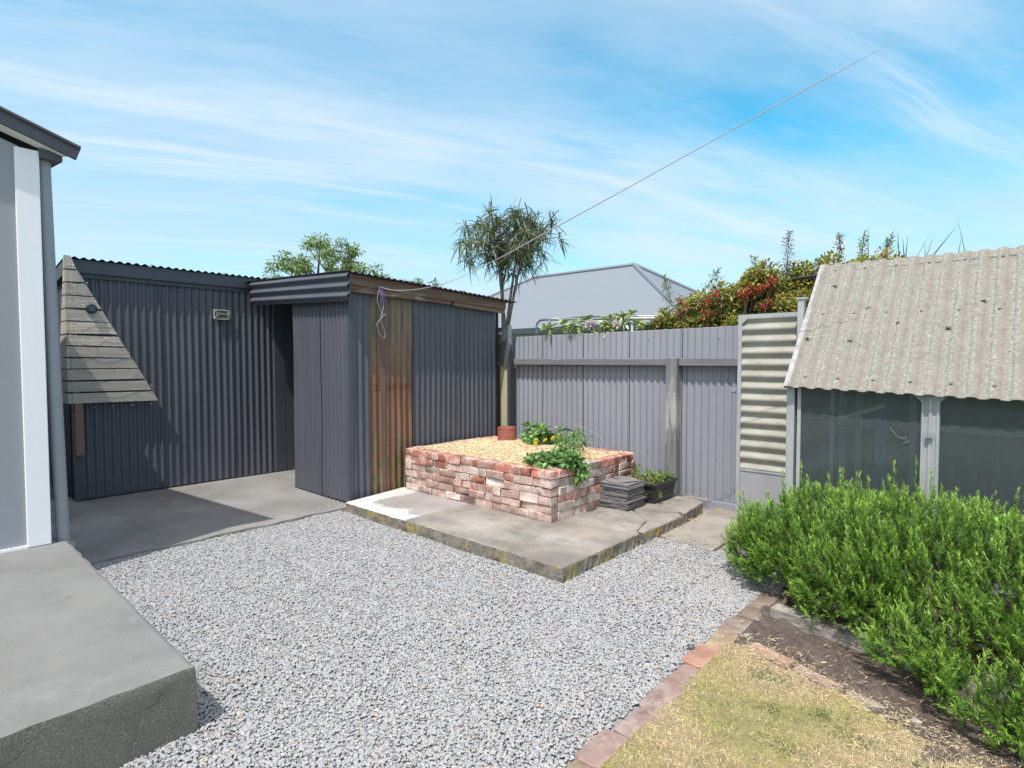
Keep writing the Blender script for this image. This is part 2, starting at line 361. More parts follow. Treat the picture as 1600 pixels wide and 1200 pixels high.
def rust_mat():
    m = bpy.data.materials.new('rust stained translucent sheet'); m.use_nodes = True; t = m.node_tree; L = t.links.new
    p = t.nodes['Principled BSDF']
    g = N(t, 'ShaderNodeNewGeometry'); sep = N(t, 'ShaderNodeSeparateXYZ'); L(g.outputs['Position'], sep.inputs[0])
    def noise(sc, st, off=0):
        mp = N(t, 'ShaderNodeMapping'); mp.inputs['Scale'].default_value = st; mp.inputs['Location'].default_value = (off,) * 3; L(g.outputs['Position'], mp.inputs[0])
        n = N(t, 'ShaderNodeTexNoise', Scale=sc, Detail=8.0, Roughness=.66); L(mp.outputs[0], n.inputs['Vector']); return n.outputs[0]
    def mr(x, a, b, lo=0, hi=1):
        r = N(t, 'ShaderNodeMapRange', _interpolation_type='SMOOTHSTEP')
        for i, v in enumerate((a, b, lo, hi)): r.inputs[i + 1].default_value = v
        L(x, r.inputs[0]); return r.outputs[0]
    def mx(f, a, b):
        k = N(t, 'ShaderNodeMix', _data_type='RGBA'); L(f, k.inputs[0])
        for i, v in ((6, a), (7, b)):
            if isinstance(v, tuple): k.inputs[i].default_value = (*v, 1)
            else: L(v, k.inputs[i])
        return k.outputs[2]
    def mul(a, b):
        k = N(t, 'ShaderNodeMath', _operation='MULTIPLY'); L(a, k.inputs[0]); L(b, k.inputs[1]); return k.outputs[0]
    c = mx(mr(noise(6, (1, 3, .25)), .35, .65), (.13, .10, .075), (.27, .20, .13))
    c = mx(mr(noise(8, (1, 4, .2), 3), .45, .65, 0, .55), c, (.10, .10, .09))
    low = mr(sep.outputs[2], 1.9, 1.0, 0, .75)
    c = mx(mul(mr(noise(5, (1, 4, .3), 7), .36, .56), low), c, (.23, .085, .045))
    # rust line at the fixing batten
    bl = mul(mr(sep.outputs[2], 1.12, 1.16), mr(sep.outputs[2], 1.24, 1.20))
    c = mx(mul(bl, mr(noise(14, (1, 1, 1), 5), .35, .55)), c, (.17, .07, .042))
    moss = mul(mr(sep.outputs[2], .75, .35), mr(noise(10, (1, 2, .7), 2), .48, .60))
    c = mx(moss, c, (.09, .11, .03))
    L(c, p.inputs['Base Color']); p.inputs['Roughness'].default_value = .45
    b = N(t, 'ShaderNodeBump', Strength=1, Distance=.002); L(noise(60, (1, 1, .4)), b.inputs['Height']); L(b.outputs[0], p.inputs['Normal'])
    tr = N(t, 'ShaderNodeBsdfTranslucent'); L(c, tr.inputs[0]); ms = N(t, 'ShaderNodeMixShader', i0=.12)
    L(p.outputs[0], ms.inputs[1]); L(tr.outputs[0], ms.inputs[2]); L(ms.outputs[0], t.nodes['Material Output'].inputs[0])
    return m
M['rust'] = rust_mat()

def glass_mat():
    m = bpy.data.materials.new('dusty hazy glass'); m.use_nodes = True; t = m.node_tree; L = t.links.new
    t.nodes.remove(t.nodes['Principled BSDF'])
    tr = N(t, 'ShaderNodeBsdfTransparent'); tr.inputs[0].default_value = (.80, .84, .85, 1)
    gl = N(t, 'ShaderNodeBsdfGlossy', Roughness=.08); gl.inputs[0].default_value = (.8, .85, .85, 1)
    df = N(t, 'ShaderNodeBsdfDiffuse'); df.inputs[0].default_value = (.40, .46, .49, 1)  # bluish film: dust, plus hazy sky reflection put into the colour
    fr = N(t, 'ShaderNodeFresnel', IOR=1.5)
    m1 = N(t, 'ShaderNodeMixShader'); L(fr.outputs[0], m1.inputs[0]); L(tr.outputs[0], m1.inputs[1]); L(gl.outputs[0], m1.inputs[2])
    g = N(t, 'ShaderNodeNewGeometry'); mp = N(t, 'ShaderNodeMapping'); mp.inputs['Scale'].default_value = (1, 1, 2.2); L(g.outputs['Position'], mp.inputs[0])
    nz = N(t, 'ShaderNodeTexNoise', Scale=60.0, Detail=9.0, Roughness=.72); L(mp.outputs[0], nz.inputs['Vector'])
    r = N(t, 'ShaderNodeMapRange'); r.inputs[1].default_value = .35; r.inputs[2].default_value = .75; r.inputs[3].default_value = .07; r.inputs[4].default_value = .19; L(nz.outputs[0], r.inputs[0])
    m2 = N(t, 'ShaderNodeMixShader'); L(r.outputs[0], m2.inputs[0]); L(m1.outputs[0], m2.inputs[1]); L(df.outputs[0], m2.inputs[2])
    L(m2.outputs[0], t.nodes['Material Output'].inputs[0]); return m
M['glass'] = glass_mat()

# ---------------------------------------------------------------- generic shapes
def corr(mb, O, U, V, w, zlo, zhi, pitch=.076, amp=.0095, Nn=None, seg=10, nv=10, sheet=.76, wob=.0032, lap=.009, prof='sin', c=(1, 1, 1), phase=0., gap=.005):
    """corrugated sheeting: waves run along V, spread along U; zlo/zhi give the start and end along V for each s"""
    O = np.array(O, float); U = np.array(U, float); V = np.array(V, float)
    Nn = np.cross(U, V) if Nn is None else np.array(Nn, float); Nn = Nn / np.linalg.norm(Nn)
    zl = zlo if callable(zlo) else (lambda s: zlo); zh = zhi if callable(zhi) else (lambda s: zhi)
    edges = list(np.arange(0, w - .05, sheet)) + [w]
    r1, r2 = random.random() * 6, random.random() * 6
    for k in range(len(edges) - 1):
        a, b = edges[k], edges[k + 1] - (gap if k < len(edges) - 2 else 0)
        n = max(2, int((b - a) / pitch * seg)) + 1
        s = np.linspace(a, b, n)
        ph = 2 * np.pi * s / pitch + phase
        if prof == 'sin': wv = amp * np.cos(ph)
        else: wv = amp * np.tanh(2.6 * np.cos(ph)) / np.tanh(2.6)
        off = 0
        lo = np.array([zl(x) for x in s]) + rng.normal(0, .003); hi = np.array([zh(x) for x in s])
        tt = np.array([0, .003] + list(np.linspace(0, 1, nv - 1)[1:-1]) + [.997, 1]) if nv > 2 else np.linspace(0, 1, nv + 1)
        vs = []
        for t_ in tt:
            v = lo + (hi - lo) * t_
            d = wv + off + np.where(np.arange(n) >= n - 3, lap, -.001) * (k < len(edges) - 2) + wob * np.sin(2.1 * s + 3.3 * v + r1) + wob * .6 * np.sin(7 * s + 5 * v + r2)
            vs.append(O + U * s[:, None] + V * v[:, None] + Nn * d[:, None])
        vs = np.concatenate(vs)
        i = np.arange(n - 1); j = np.arange(nv)
        I, J = np.meshgrid(i, j); I = I.ravel(); J = J.ravel()
        fs = np.stack([J * n + I, J * n + I + 1, (J + 1) * n + I + 1, (J + 1) * n + I], 1)
        mb.quads(vs, fs, np.tile(np.array(c, float), (len(fs), 1)))
    return mb
def solid(o, th=.002):
    md = o.modifiers.new('thickness', 'SOLIDIFY'); md.thickness = th; md.offset = 0; return o
def nails(mb, pts, n, r=.006, c=(1, 1, 1)):
    n = np.array(n, float)
    a = np.cross(n, [0, 0, 1.]) if abs(n[2]) < .9 else np.array([1., 0, 0]); a /= np.linalg.norm(a); b = np.cross(n, a)
    for p in pts:
        p = np.array(p, float)
        vs = [p + (a * math.cos(k * math.pi / 3) + b * math.sin(k * math.pi / 3)) * r for k in range(6)] + [p + n * r * .6]
        mb.add(vs, [(k, (k + 1) % 6, 6) for k in range(6)], c)

def unit(v): return v / (np.linalg.norm(v, axis=-1, keepdims=True) + 1e-9)
def rand_dir(n, zb=0):
    d = rng.normal(0, 1, (n, 3)); d[:, 2] += zb; return unit(d)
def blades(mb, P, D, Ln, W, droop, cols, prof=(.35, 1, .75, .02), sag=None):
    """narrow leaves: P base, D direction, Ln length, W width, droop = share of length bent down"""
    n = len(P); k = len(prof)
    side = unit(np.cross(D, rand_dir(n) * .7 + np.array([0, 0, 1.])))
    Ln = np.broadcast_to(Ln, (n,)); W = np.broadcast_to(W, (n,)); droop = np.broadcast_to(droop, (n,))
    V = np.zeros((n, k, 2, 3))
    for i, pr in enumerate(prof):
        t = i / (k - 1)
        c = P + D * (Ln * t)[:, None]; c[:, 2] -= droop * Ln * t * t
        V[:, i, 0] = c - side * (W * pr / 2)[:, None]; V[:, i, 1] = c + side * (W * pr / 2)[:, None]
    base = np.arange(n)[:, None] * (2 * k)
    fs = np.concatenate([base + np.array([[2 * i, 2 * i + 1, 2 * i + 3, 2 * i + 2]]) for i in range(k - 1)], 1).reshape(-1, 4)
    mb.quads(V.reshape(-1, 3), fs, np.repeat(cols, k - 1, axis=0))
def jitter_cols(base, n, s=.18, palette=None, w=None):
    if palette is not None:
        base = np.array(palette)[rng.choice(len(palette), n, p=w)]
    c = np.broadcast_to(np.array(base), (n, 3)) * (1 + rng.normal(0, s, (n, 1))) * (1 + rng.normal(0, .06, (n, 3)))
    return np.clip(c, .004, 1)

# ---------------------------------------------------------------- the setting
def sheet_obj(name, poly, z, m, n=None):
    mb = MB(); mb.add([(x, y, z) for x, y in poly], [tuple(range(len(poly)))]); o = mb.build(name, m); o['kind'] = 'structure'; return o
sheet_obj('ground', [(-90, -60), (60, -60), (60, 110), (-90, 110)], -.05, M['ground'])
o = sheet_obj('gravel_bed', [(-4.87, -1.5), (-1.0, -1.5), (-1.0, 3.45), (-1.0, 5.45), (-2.3, 5.45), (-2.3, 2.9), (-4.87, 2.98)], -.008, M['gravel_bed'])
# patio: concrete with a slightly uneven edge against the gravel
ed = [(-4.87 + .012 * math.sin(y * 9) + .01 * math.sin(y * 23 + 1), y) for y in np.arange(-.5, 3.1, .06)]
pb = MB(); pb.prism([(-7.4, -.5)] + ed + [(-4.87, 5.3), (-7.4, 5.3)], -.06, .022); o = pb.build('patio', M['patio']); o['kind'] = 'structure'
pb = MB()
e2 = [(-2.17, 4.24), (-2.05, 4.19), (-1.93, 4.20), (-1.78, 4.16), (-1.70, 4.17)]
pb.prism(e2 + [(-1.69, 5.42), (-2.17, 5.42)], -.04, .014); pb.prism([(-1.68, 4.3), (-1.2, 4.28), (-1.2, 5.42), (-1.68, 5.42)], -.04, .010)
o = pb.build('path', M['slab']); o['kind'] = 'structure'
bed = MB()
gx = np.linspace(-1.075, 2.5, 60); gy = np.linspace(2.4, 5.4, 50)
vs = np.array([[x, y, .0 + .012 * math.sin(5 * x + 2 * y) * math.sin(4 * y) + rng.normal(0, .007)] for y in gy for x in gx])
fs = np.array([[j * 60 + i, j * 60 + i + 1, (j + 1) * 60 + i + 1, (j + 1) * 60 + i] for j in range(49) for i in range(59)])
bed.quads(vs, fs, np.ones((len(fs), 3))); o = bed.build('garden_bed', M['soil'], smooth=True); o['kind'] = 'structure'

# lawn surface + blades
def lawn_edge(x): return 2.84 - .30 * (x + 1.0)      # the far edge of the lawn
def lawn():
    mb = MB(); mb.prism([(-1.07, -1.5), (2.5, -1.5), (2.5, lawn_edge(2.5)), (-1.07, lawn_edge(-1.07))], -.04, .012)
    o = mb.build('lawn', mat('lawn soil', (.20, .16, .08), .95, (.30, .24, .13), 14, (1, 1, 1), .008, 60)); o['kind'] = 'structure'
    n = 150000
    P = np.stack([rng.uniform(-1.065, .75, n), rng.uniform(1.3, 3.0, n), np.full(n, .008)], 1)
    ok = (P[:, 1] < lawn_edge(P[:, 0]) + .01 + .03 * np.sin(P[:, 0] * 21) * np.sin(P[:, 0] * 9)) & (P[:, 1] > 1.3 + (P[:, 0] + 1) * .9 - .1)
    P = P[ok]; n = len(P)
    f = np.sin(P[:, 0] * 7.3 + 1.3 * np.sin(P[:, 1] * 9)) + np.sin(P[:, 1] * 8.1 + 2.1 * np.sin(P[:, 0] * 6)) + rng.normal(0, .75, n)
    edge = (lawn_edge(P[:, 0]) - P[:, 1]) < .22 + .06 * np.sin(P[:, 0] * 14)
    f = np.where(edge, f - 1.6, f)
    green = np.array([.30, .37, .10]); lime = np.array([.58, .57, .15]); straw = np.array([.72, .57, .32]); pale = np.array([.78, .62, .42])
    c = np.where((f > .8)[:, None], green, np.where((f > -.1)[:, None], lime, np.where((f > -1.2)[:, None], straw, pale)))
    mixr = rng.random(n) < .22; c = np.where(mixr[:, None], straw, c)
    c = c * (1 + rng.normal(0, .22, (n, 1))); c = np.clip(c, .01, .9)
    D = rand_dir(n, 0.55); D[:, 2] = np.abs(D[:, 2]) * .8 + .12; D = unit(D)
    g = MB(); blades(g, P, D, rng.uniform(.016, .042, n), rng.uniform(.0012, .0024, n), .5, c, prof=(1, .8, .1))
    # tufts of broader weeds
    cx = [(-.86, 2.64), (-.78, 2.66), (-.55, 2.50), (-.42, 2.42), (-.2, 2.42), (-.33, 2.2), (-.72, 2.42), (-.6, 2.2)]
    for x, y in cx:
        m_ = 170; q = np.stack([rng.normal(x, .035, m_), rng.normal(y, .03, m_), np.full(m_, .008)], 1)
        d = rand_dir(m_, .6); d[:, 2] = np.abs(d[:, 2]) + .1; d = unit(d)
        blades(g, q, d, rng.uniform(.02, .04, m_), rng.uniform(.002, .004, m_), .5, jitter_cols((.085, .145, .045), m_, .2), prof=(.6, 1, .1))
    o = g.build('grass', M['grass']); tag(o, 'short dry lawn grass in the bottom right corner', 'grass', kind='stuff')
lawn()

# gravel: pebbles instanced on points
def gravel():
    dens = 15500
    def region(x0, x1, y0, y1, k=1.0):
        n = int((x1 - x0) * (y1 - y0) * dens * k); return np.stack([rng.uniform(x0, x1, n), rng.uniform(y0, y1, n)], 1)
    P = np.concatenate([region(-4.9, -2.36, .78, 3.0), region(-2.36, -1.08, .3, 4.3), region(-1.5, -1.0, 3.2, 4.6, .6), region(-2.1, -1.1, 4.3, 4.6, .0)])
    eX = -4.87 + .012 * np.sin(P[:, 1] * 9) + .01 * np.sin(P[:, 1] * 23 + 1)
    ok = (P[:, 0] > eX - .004)
    ok &= ~((P[:, 0] < -2.185) & (P[:, 1] > 2.915)); ok &= ~((P[:, 0] < -4.7) & (P[:, 1] > 2.93))
    ok &= ~((P[:, 0] < -1.60) & (P[:, 1] > 4.215 + .02 * np.sin(P[:, 0] * 30)))
    ok &= ~((P[:, 0] > -1.165) & (P[:, 1] < 3.42))
    ok &= (P[:, 1] > .9 + (P[:, 0] + 1.6) * 1.0 - .6) | (P[:, 0] < -1.6)
    P = P[ok]
    k = 46; st1 = np.stack([-4.87 - np.abs(rng.normal(0, .10, k)), rng.uniform(.9, 2.9, k)], 1); k2 = 40; st2 = np.stack([rng.uniform(-2.15, -1.7, k2), 4.22 + np.abs(rng.normal(0, .12, k2))], 1)
    nst = len(P); P = np.concatenate([P, st1, st2]); n = len(P)
    z = rng.uniform(-.004, .005, n) + .004 * np.sin(P[:, 0] * 6 + 2 * np.sin(P[:, 1] * 4)) * np.sin(P[:, 1] * 7)
    z[nst:nst + 46] = .026; z[nst + 46:] = .018
    me = bpy.data.meshes.new('gravel'); me.vertices.add(n)
    me.vertices.foreach_set('co', np.column_stack([P, z]).astype(np.float32).ravel())
    L_ = np.exp(rng.normal(math.log(.0060), .26, n)); L_ = np.clip(L_, .0032, .0115)
    S = np.stack([L_, L_ * rng.uniform(.6, .95, n), L_ * rng.uniform(.34, .60, n)], 1)
    a = me.attributes.new('scl', 'FLOAT_VECTOR', 'POINT'); a.data.foreach_set('vector', S.astype(np.float32).ravel())
    Ro = np.stack([rng.normal(0, .30, n), rng.normal(0, .30, n), rng.uniform(0, 6.28, n)], 1)
    a = me.attributes.new('rot', 'FLOAT_VECTOR', 'POINT'); a.data.foreach_set('vector', Ro.astype(np.float32).ravel())
    o = bpy.data.objects.new('gravel', me); col.objects.link(o)
    tag(o, 'loose light grey gravel pebbles covering the yard', 'gravel', kind='stuff')
    # pebble material
    m = bpy.data.materials.new('pebble'); m.use_nodes = True; t = m.node_tree; L = t.links.new; p = t.nodes['Principled BSDF']
    oi = N(t, 'ShaderNodeObjectInfo'); cr = N(t, 'ShaderNodeValToRGB'); L(oi.outputs['Random'], cr.inputs[0])
    stops = [(0, (.235, .235, .25)), (.12, (.30, .302, .312)), (.34, (.335, .335, .342)), (.58, (.31, .312, .322)), (.74, (.365, .362, .36)), (.88, (.35, .335, .315)), (.965, (.37, .30, .26)), (.982, (.47, .46, .45)), (.995, (.42, .29, .21))]
    el = cr.color_ramp.elements
    el[0].position = 0; el[0].color = (*stops[0][1], 1); el[1].position = stops[1][0]; el[1].color = (*stops[1][1], 1)
    for ps, c in stops[2:]:
        e = el.new(ps); e.color = (*c, 1)
    tc = N(t, 'ShaderNodeTexCoord'); nz = N(t, 'ShaderNodeTexNoise', Scale=3.0, Detail=4.0); L(tc.outputs['Object'], nz.inputs['Vector'])
    mx = N(t, 'ShaderNodeMix', _data_type='RGBA', _blend_type='MULTIPLY'); mx.inputs[0].default_value = .5; L(cr.outputs[0], mx.inputs[6]); L(nz.outputs[0], mx.inputs[7])
    g2 = N(t, 'ShaderNodeMix', _data_type='RGBA', _blend_type='MULTIPLY'); g2.inputs[0].default_value = 1; L(mx.outputs[2], g2.inputs[6]); g2.inputs[7].default_value = (1.42, 1.42, 1.42, 1)
    L(g2.outputs[2], p.inputs['Base Color']); p.inputs['Roughness'].default_value = .75
    ng = bpy.data.node_groups.new('pebbles', 'GeometryNodeTree')
    ng.interface.new_socket('Geometry', in_out='INPUT', socket_type='NodeSocketGeometry'); ng.interface.new_socket('Geometry', in_out='OUTPUT', socket_type='NodeSocketGeometry')
    gi = ng.nodes.new('NodeGroupInput'); go = ng.nodes.new('NodeGroupOutput'); LL = ng.links.new
    join = ng.nodes.new('GeometryNodeJoinGeometry')
    for k in range(5):
        ico = ng.nodes.new('GeometryNodeMeshIcoSphere'); ico.inputs['Radius'].default_value = 1; ico.inputs['Subdivisions'].default_value = 2
        sp = ng.nodes.new('GeometryNodeSetPosition'); nt = ng.nodes.new('ShaderNodeTexNoise'); nt.inputs['Scale'].default_value = .8; nt.inputs['Detail'].default_value = 1
        pos = ng.nodes.new('GeometryNodeInputPosition'); ad = ng.nodes.new('ShaderNodeVectorMath'); ad.operation = 'ADD'; ad.inputs[1].default_value = (k * 7.3, k * 3.1, 0)
        LL(pos.outputs[0], ad.inputs[0]); LL(ad.outputs[0], nt.inputs['Vector'])
        sb = ng.nodes.new('ShaderNodeVectorMath'); sb.operation = 'SUBTRACT'; sb.inputs[1].default_value = (.5, .5, .5); LL(nt.outputs['Color'], sb.inputs[0])
        sc = ng.nodes.new('ShaderNodeVectorMath'); sc.operation = 'SCALE'; sc.inputs['Scale'].default_value = .8; LL(sb.outputs[0], sc.inputs[0])
        LL(ico.outputs['Mesh'], sp.inputs['Geometry']); LL(sc.outputs[0], sp.inputs['Offset'])
        ss = ng.nodes.new('GeometryNodeSetShadeSmooth'); LL(sp.outputs[0], ss.inputs['Geometry'])
        sm = ng.nodes.new('GeometryNodeSetMaterial'); sm.inputs['Material'].default_value = m; LL(ss.outputs[0], sm.inputs['Geometry'])
        g2i = ng.nodes.new('GeometryNodeGeometryToInstance'); LL(sm.outputs[0], g2i.inputs[0]); LL(g2i.outputs[0], join.inputs[0])
    iop = ng.nodes.new('GeometryNodeInstanceOnPoints'); m2p = ng.nodes.new('GeometryNodeMeshToPoints'); LL(gi.outputs[0], m2p.inputs[0]); LL(m2p.outputs[0], iop.inputs['Points'])
    LL(join.outputs[0], iop.inputs['Instance']); iop.inputs['Pick Instance'].default_value = True
    ri = ng.nodes.new('FunctionNodeRandomValue'); ri.data_type = 'INT'; ri.inputs[4].default_value = 0; ri.inputs[5].default_value = 4
    LL(ri.outputs[2], iop.inputs['Instance Index'])
    na = ng.nodes.new('GeometryNodeInputNamedAttribute'); na.data_type = 'FLOAT_VECTOR'; na.inputs[0].default_value = 'scl'; LL(na.outputs[0], iop.inputs['Scale'])
    nr = ng.nodes.new('GeometryNodeInputNamedAttribute'); nr.data_type = 'FLOAT_VECTOR'; nr.inputs[0].default_value = 'rot'; LL(nr.outputs[0], iop.inputs['Rotation'])
    LL(iop.outputs[0], go.inputs[0])
    md = o.modifiers.new('pebbles', 'NODES'); md.node_group = ng
gravel()

# litter: fallen leaves and straw scattered on gravel and paving (countless scraps)
def litter():
    mb = MB()
    spots = [(-2.1, 4.15, .14, .07, 40), (-2.15, 4.7, .03, .35, 130), (-2.3, 5.33, .16, .03, 130), (-1.75, 5.3, .2, .05, 50), (-2.5, 4.9, .2, .1, 60), (-1.35, 3.9, .15, .15, 26),
             (-.9, 2.88, .05, .1, 45), (-.65, 2.9, .2, .12, 60), (-1.6, 3.9, .3, .3, 34), (-3.2, 1.9, 1, .6, 16), (-5.5, 2.9, .5, .3, 26), (-1.2, 2.4, .06, .5, 26), (-.2, 2.85, .35, .1, 110), (-.6, 3.0, .25, .12, 60), (-5.0, 2.95, .1, .06, 22)]
    for x, y, sx, sy, n in spots:
        P = np.stack([rng.normal(x, sx, n), rng.normal(y, sy, n), np.full(n, .024)], 1)
        on = (P[:, 0] < -2.2) & (P[:, 1] > 2.95) & (P[:, 0] > -4.8); P[on, 2] = .108
        ok = ~((P[:, 0] < -2.36) & (P[:, 1] < .8)); P = P[ok]; n = len(P)
        D = rand_dir(n); D[:, 2] = np.abs(D[:, 2]) * .25; D = unit(D)
        blades(mb, P, D, rng.uniform(.015, .05, n), rng.uniform(.002, .007, n), .15, jitter_cols(None, n, .2, [(.55, .42, .25), (.40, .27, .15), (.28, .15, .08), (.62, .52, .36)], [.4, .25, .1, .25]), prof=(.4, 1, .6, .1))
    for x, y, sx, sy, n in ((-.6, 2.72, .26, .04, 700), (-.15, 2.60, .25, .04, 700), (-.95, 2.85, .05, .08, 90)):
        P = np.stack([rng.normal(x, sx, n), np.zeros(n), np.full(n, .02)], 1); P[:, 1] = lawn_edge(P[:, 0]) + rng.normal(.05, .05, n); D = rand_dir(n); D[:, 2] = np.abs(D[:, 2]) * .3; D = unit(D)
        blades(mb, P, D, rng.uniform(.01, .03, n), rng.uniform(.001, .0028, n), .15, jitter_cols(None, n, .2, [(.70, .56, .36), (.52, .38, .22), (.78, .66, .46)]), prof=(.6, 1, .3))
    o = mb.build('leaf_litter', M['grass']); tag(o, 'dry leaf and straw scraps scattered on the paving and gravel', 'leaf litter', kind='stuff')
litter()

# ---------------------------------------------------------------- bricks edging the lawn and bed
def edging():
    pal = [(.42, .24, .17), (.38, .27, .22), (.30, .20, .17), (.45, .33, .22), (.36, .20, .15), (.40, .29, .23), (.33, .235, .20)]
    words = ['mottled pink', 'dull brown', 'chipped orange', 'grey stained', 'lichened yellow', 'pale worn']
    y = 1.18; k = 0; L_ = .215
    labels = ['worn edging brick between gravel and lawn, cut by the bottom of the picture', 'grey stained edging brick, second up from the bottom between gravel and lawn',
              'pinkish grey edging brick halfway along the lawn side of the gravel', 'orange flecked edging brick two below where the bed edging branches off',
              'dusty pink edging brick just below where the bed edging branches off', 'reddest edging brick where the lawn edging meets the gravel edging',
              'yellow lichened edging brick beside the bare bed soil', 'dark brown edging brick at the near tip of the rosemary', 'shaded edging brick under the left end of the rosemary', 'half buried edging brick under the rosemary']
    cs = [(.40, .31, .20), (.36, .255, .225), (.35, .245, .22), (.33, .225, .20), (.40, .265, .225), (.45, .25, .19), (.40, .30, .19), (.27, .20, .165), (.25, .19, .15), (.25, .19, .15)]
    y = 1.42
    for i in range(10):
        yy = y; w = .115 + rng.normal(0, .004); x = -1.105 + rng.normal(0, .010)
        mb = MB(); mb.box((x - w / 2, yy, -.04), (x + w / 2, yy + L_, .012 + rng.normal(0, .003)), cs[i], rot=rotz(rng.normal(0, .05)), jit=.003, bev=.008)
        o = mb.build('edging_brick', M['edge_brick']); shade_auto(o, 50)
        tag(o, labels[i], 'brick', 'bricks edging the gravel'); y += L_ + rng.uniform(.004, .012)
    # row running right, between lawn and bed
    lb = ['bright orange edging brick lying between dry lawn and bed soil', 'sunken pinkish edging brick right of the orange one', 'sunken grey edging brick beneath the overhanging rosemary', 'buried edging brick at the right along the dry grass']
    cc = [(.42, .27, .21), (.38, .28, .23), (.38, .32, .27), (.36, .30, .25)]
    x = -.985
    for i in range(4):
        a = -.29
        p = np.array([x + .11, lawn_edge(x + .11) + .065])
        mb = MB(); mb.box((p[0] - .105, p[1] - .045, -.04), (p[0] + .105, p[1] + .045, .016 - .005 * i), cc[i], rot=rotz(a + rng.normal(0, .04)), jit=.003, bev=.008)
        o = mb.build('edging_brick', M['edge_brick']); shade_auto(o, 50); tag(o, lb[i], 'brick', 'bricks edging the lawn'); x += .225
edging()
def sleepers():
    for (a, b, lab) in (((-1.0, 3.34, .015), (.1, 3.16, .015), 'grey weathered timber sleeper under the left of the rosemary'), ((.12, 3.10, .04), (1.3, 2.90, .04), 'grey timber sleeper under the right of the rosemary')):
        mb = MB(); mb.beam(a, b, .09, .10, (.22, .20, .19)); o = mb.build('timber_sleeper', M['old_wood']); tag(o, lab, 'sleeper')
sleepers()
mb = MB(); 
bm_pts = rand_dir(60)
def stone(name, c, r, m, lab):
    import bmesh
    bm = bmesh.new(); bmesh.ops.create_icosphere(bm, subdivisions=3, radius=1)
    for v in bm.verts:
        n = v.co.normalized(); k = 1 + .12 * math.sin(3 * n.x + 1) * math.cos(2.5 * n.y) + .06 * math.sin(7 * n.z + n.x * 5)
        v.co = Vector((n.x * r[0] * k, n.y * r[1] * k, n.z * r[2] * k)) + Vector(c)
    me = bpy.data.meshes.new(name); bm.to_mesh(me); bm.free(); me.materials.append(m)
    for p in me.polygons: p.use_smooth = True
    o = bpy.data.objects.new(name, me); col.objects.link(o); tag(o, lab, 'stone'); return o
stone('stone', (-.27, 2.72, .008), (.022, .017, .010), mat('pale stone', (.36, .35, .33), .8, (.28, .27, .25), 30), 'single smooth pale stone on the bed edge below the rosemary')
stone('stone', (-1.185, 2.66, .02), (.016, .02, .012), mat('dark stone', (.09, .09, .12), .7, (.13, .12, .14), 30), 'dark purplish pebble beside the edging bricks')

# ---------------------------------------------------------------- concrete step (left foreground)
def step():
    t = thing('concrete_step', (-3.6, -.4, 0), 'big grey rendered concrete step beside the house wall', 'step')
    n = 26
    def ring(z, inset, rgh):
        pts = []
        x0, x1, y0, y1 = -7.0, -2.355, -2.5, .775
        e = 0
        segs = [((x0, y0), (x1, y0), 10), ((x1, y0), (x1, y1), 60), ((x1, y1), (x0, y1), 60), ((x0, y1), (x0, y0), 6)]
        for (a, b, k) in segs:
            for i in range(k):
                f = i / k; pts.append((a[0] + (b[0] - a[0]) * f, a[1] + (b[1] - a[1]) * f))
        P = np.array(pts); c = np.array([(x0 + x1) / 2, (y0 + y1) / 2])
        P = P + np.sign(c - P) * 0
        P[:, 0] = np.clip(P[:, 0], x0 + inset, x1 - inset); P[:, 1] = np.clip(P[:, 1], y0 + inset, y1 - inset)
        P += rng.normal(0, rgh, P.shape)
        return np.column_stack([P, np.full(len(P), z) + rng.normal(0, rgh * .5, len(P))])
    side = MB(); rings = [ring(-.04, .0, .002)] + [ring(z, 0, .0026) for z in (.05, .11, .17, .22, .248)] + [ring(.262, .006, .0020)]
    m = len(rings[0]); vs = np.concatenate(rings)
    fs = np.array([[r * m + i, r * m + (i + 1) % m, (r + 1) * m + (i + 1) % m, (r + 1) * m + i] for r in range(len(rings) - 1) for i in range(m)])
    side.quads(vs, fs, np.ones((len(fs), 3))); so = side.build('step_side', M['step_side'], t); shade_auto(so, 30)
    top = MB(); r1 = rings[-1]; r2 = ring(.269, .022, .0008); r2[:, 2] = .269
    r1b = r1.copy()
    vs = np.concatenate([r1b, r2]); top.quads(vs, np.array([[i, (i + 1) % m, m + (i + 1) % m, m + i] for i in range(m)]), np.ones((m, 3)))
    top.add(r2, [tuple(range(m))]); o = top.build('step_top', M['step_top'], t)
step()

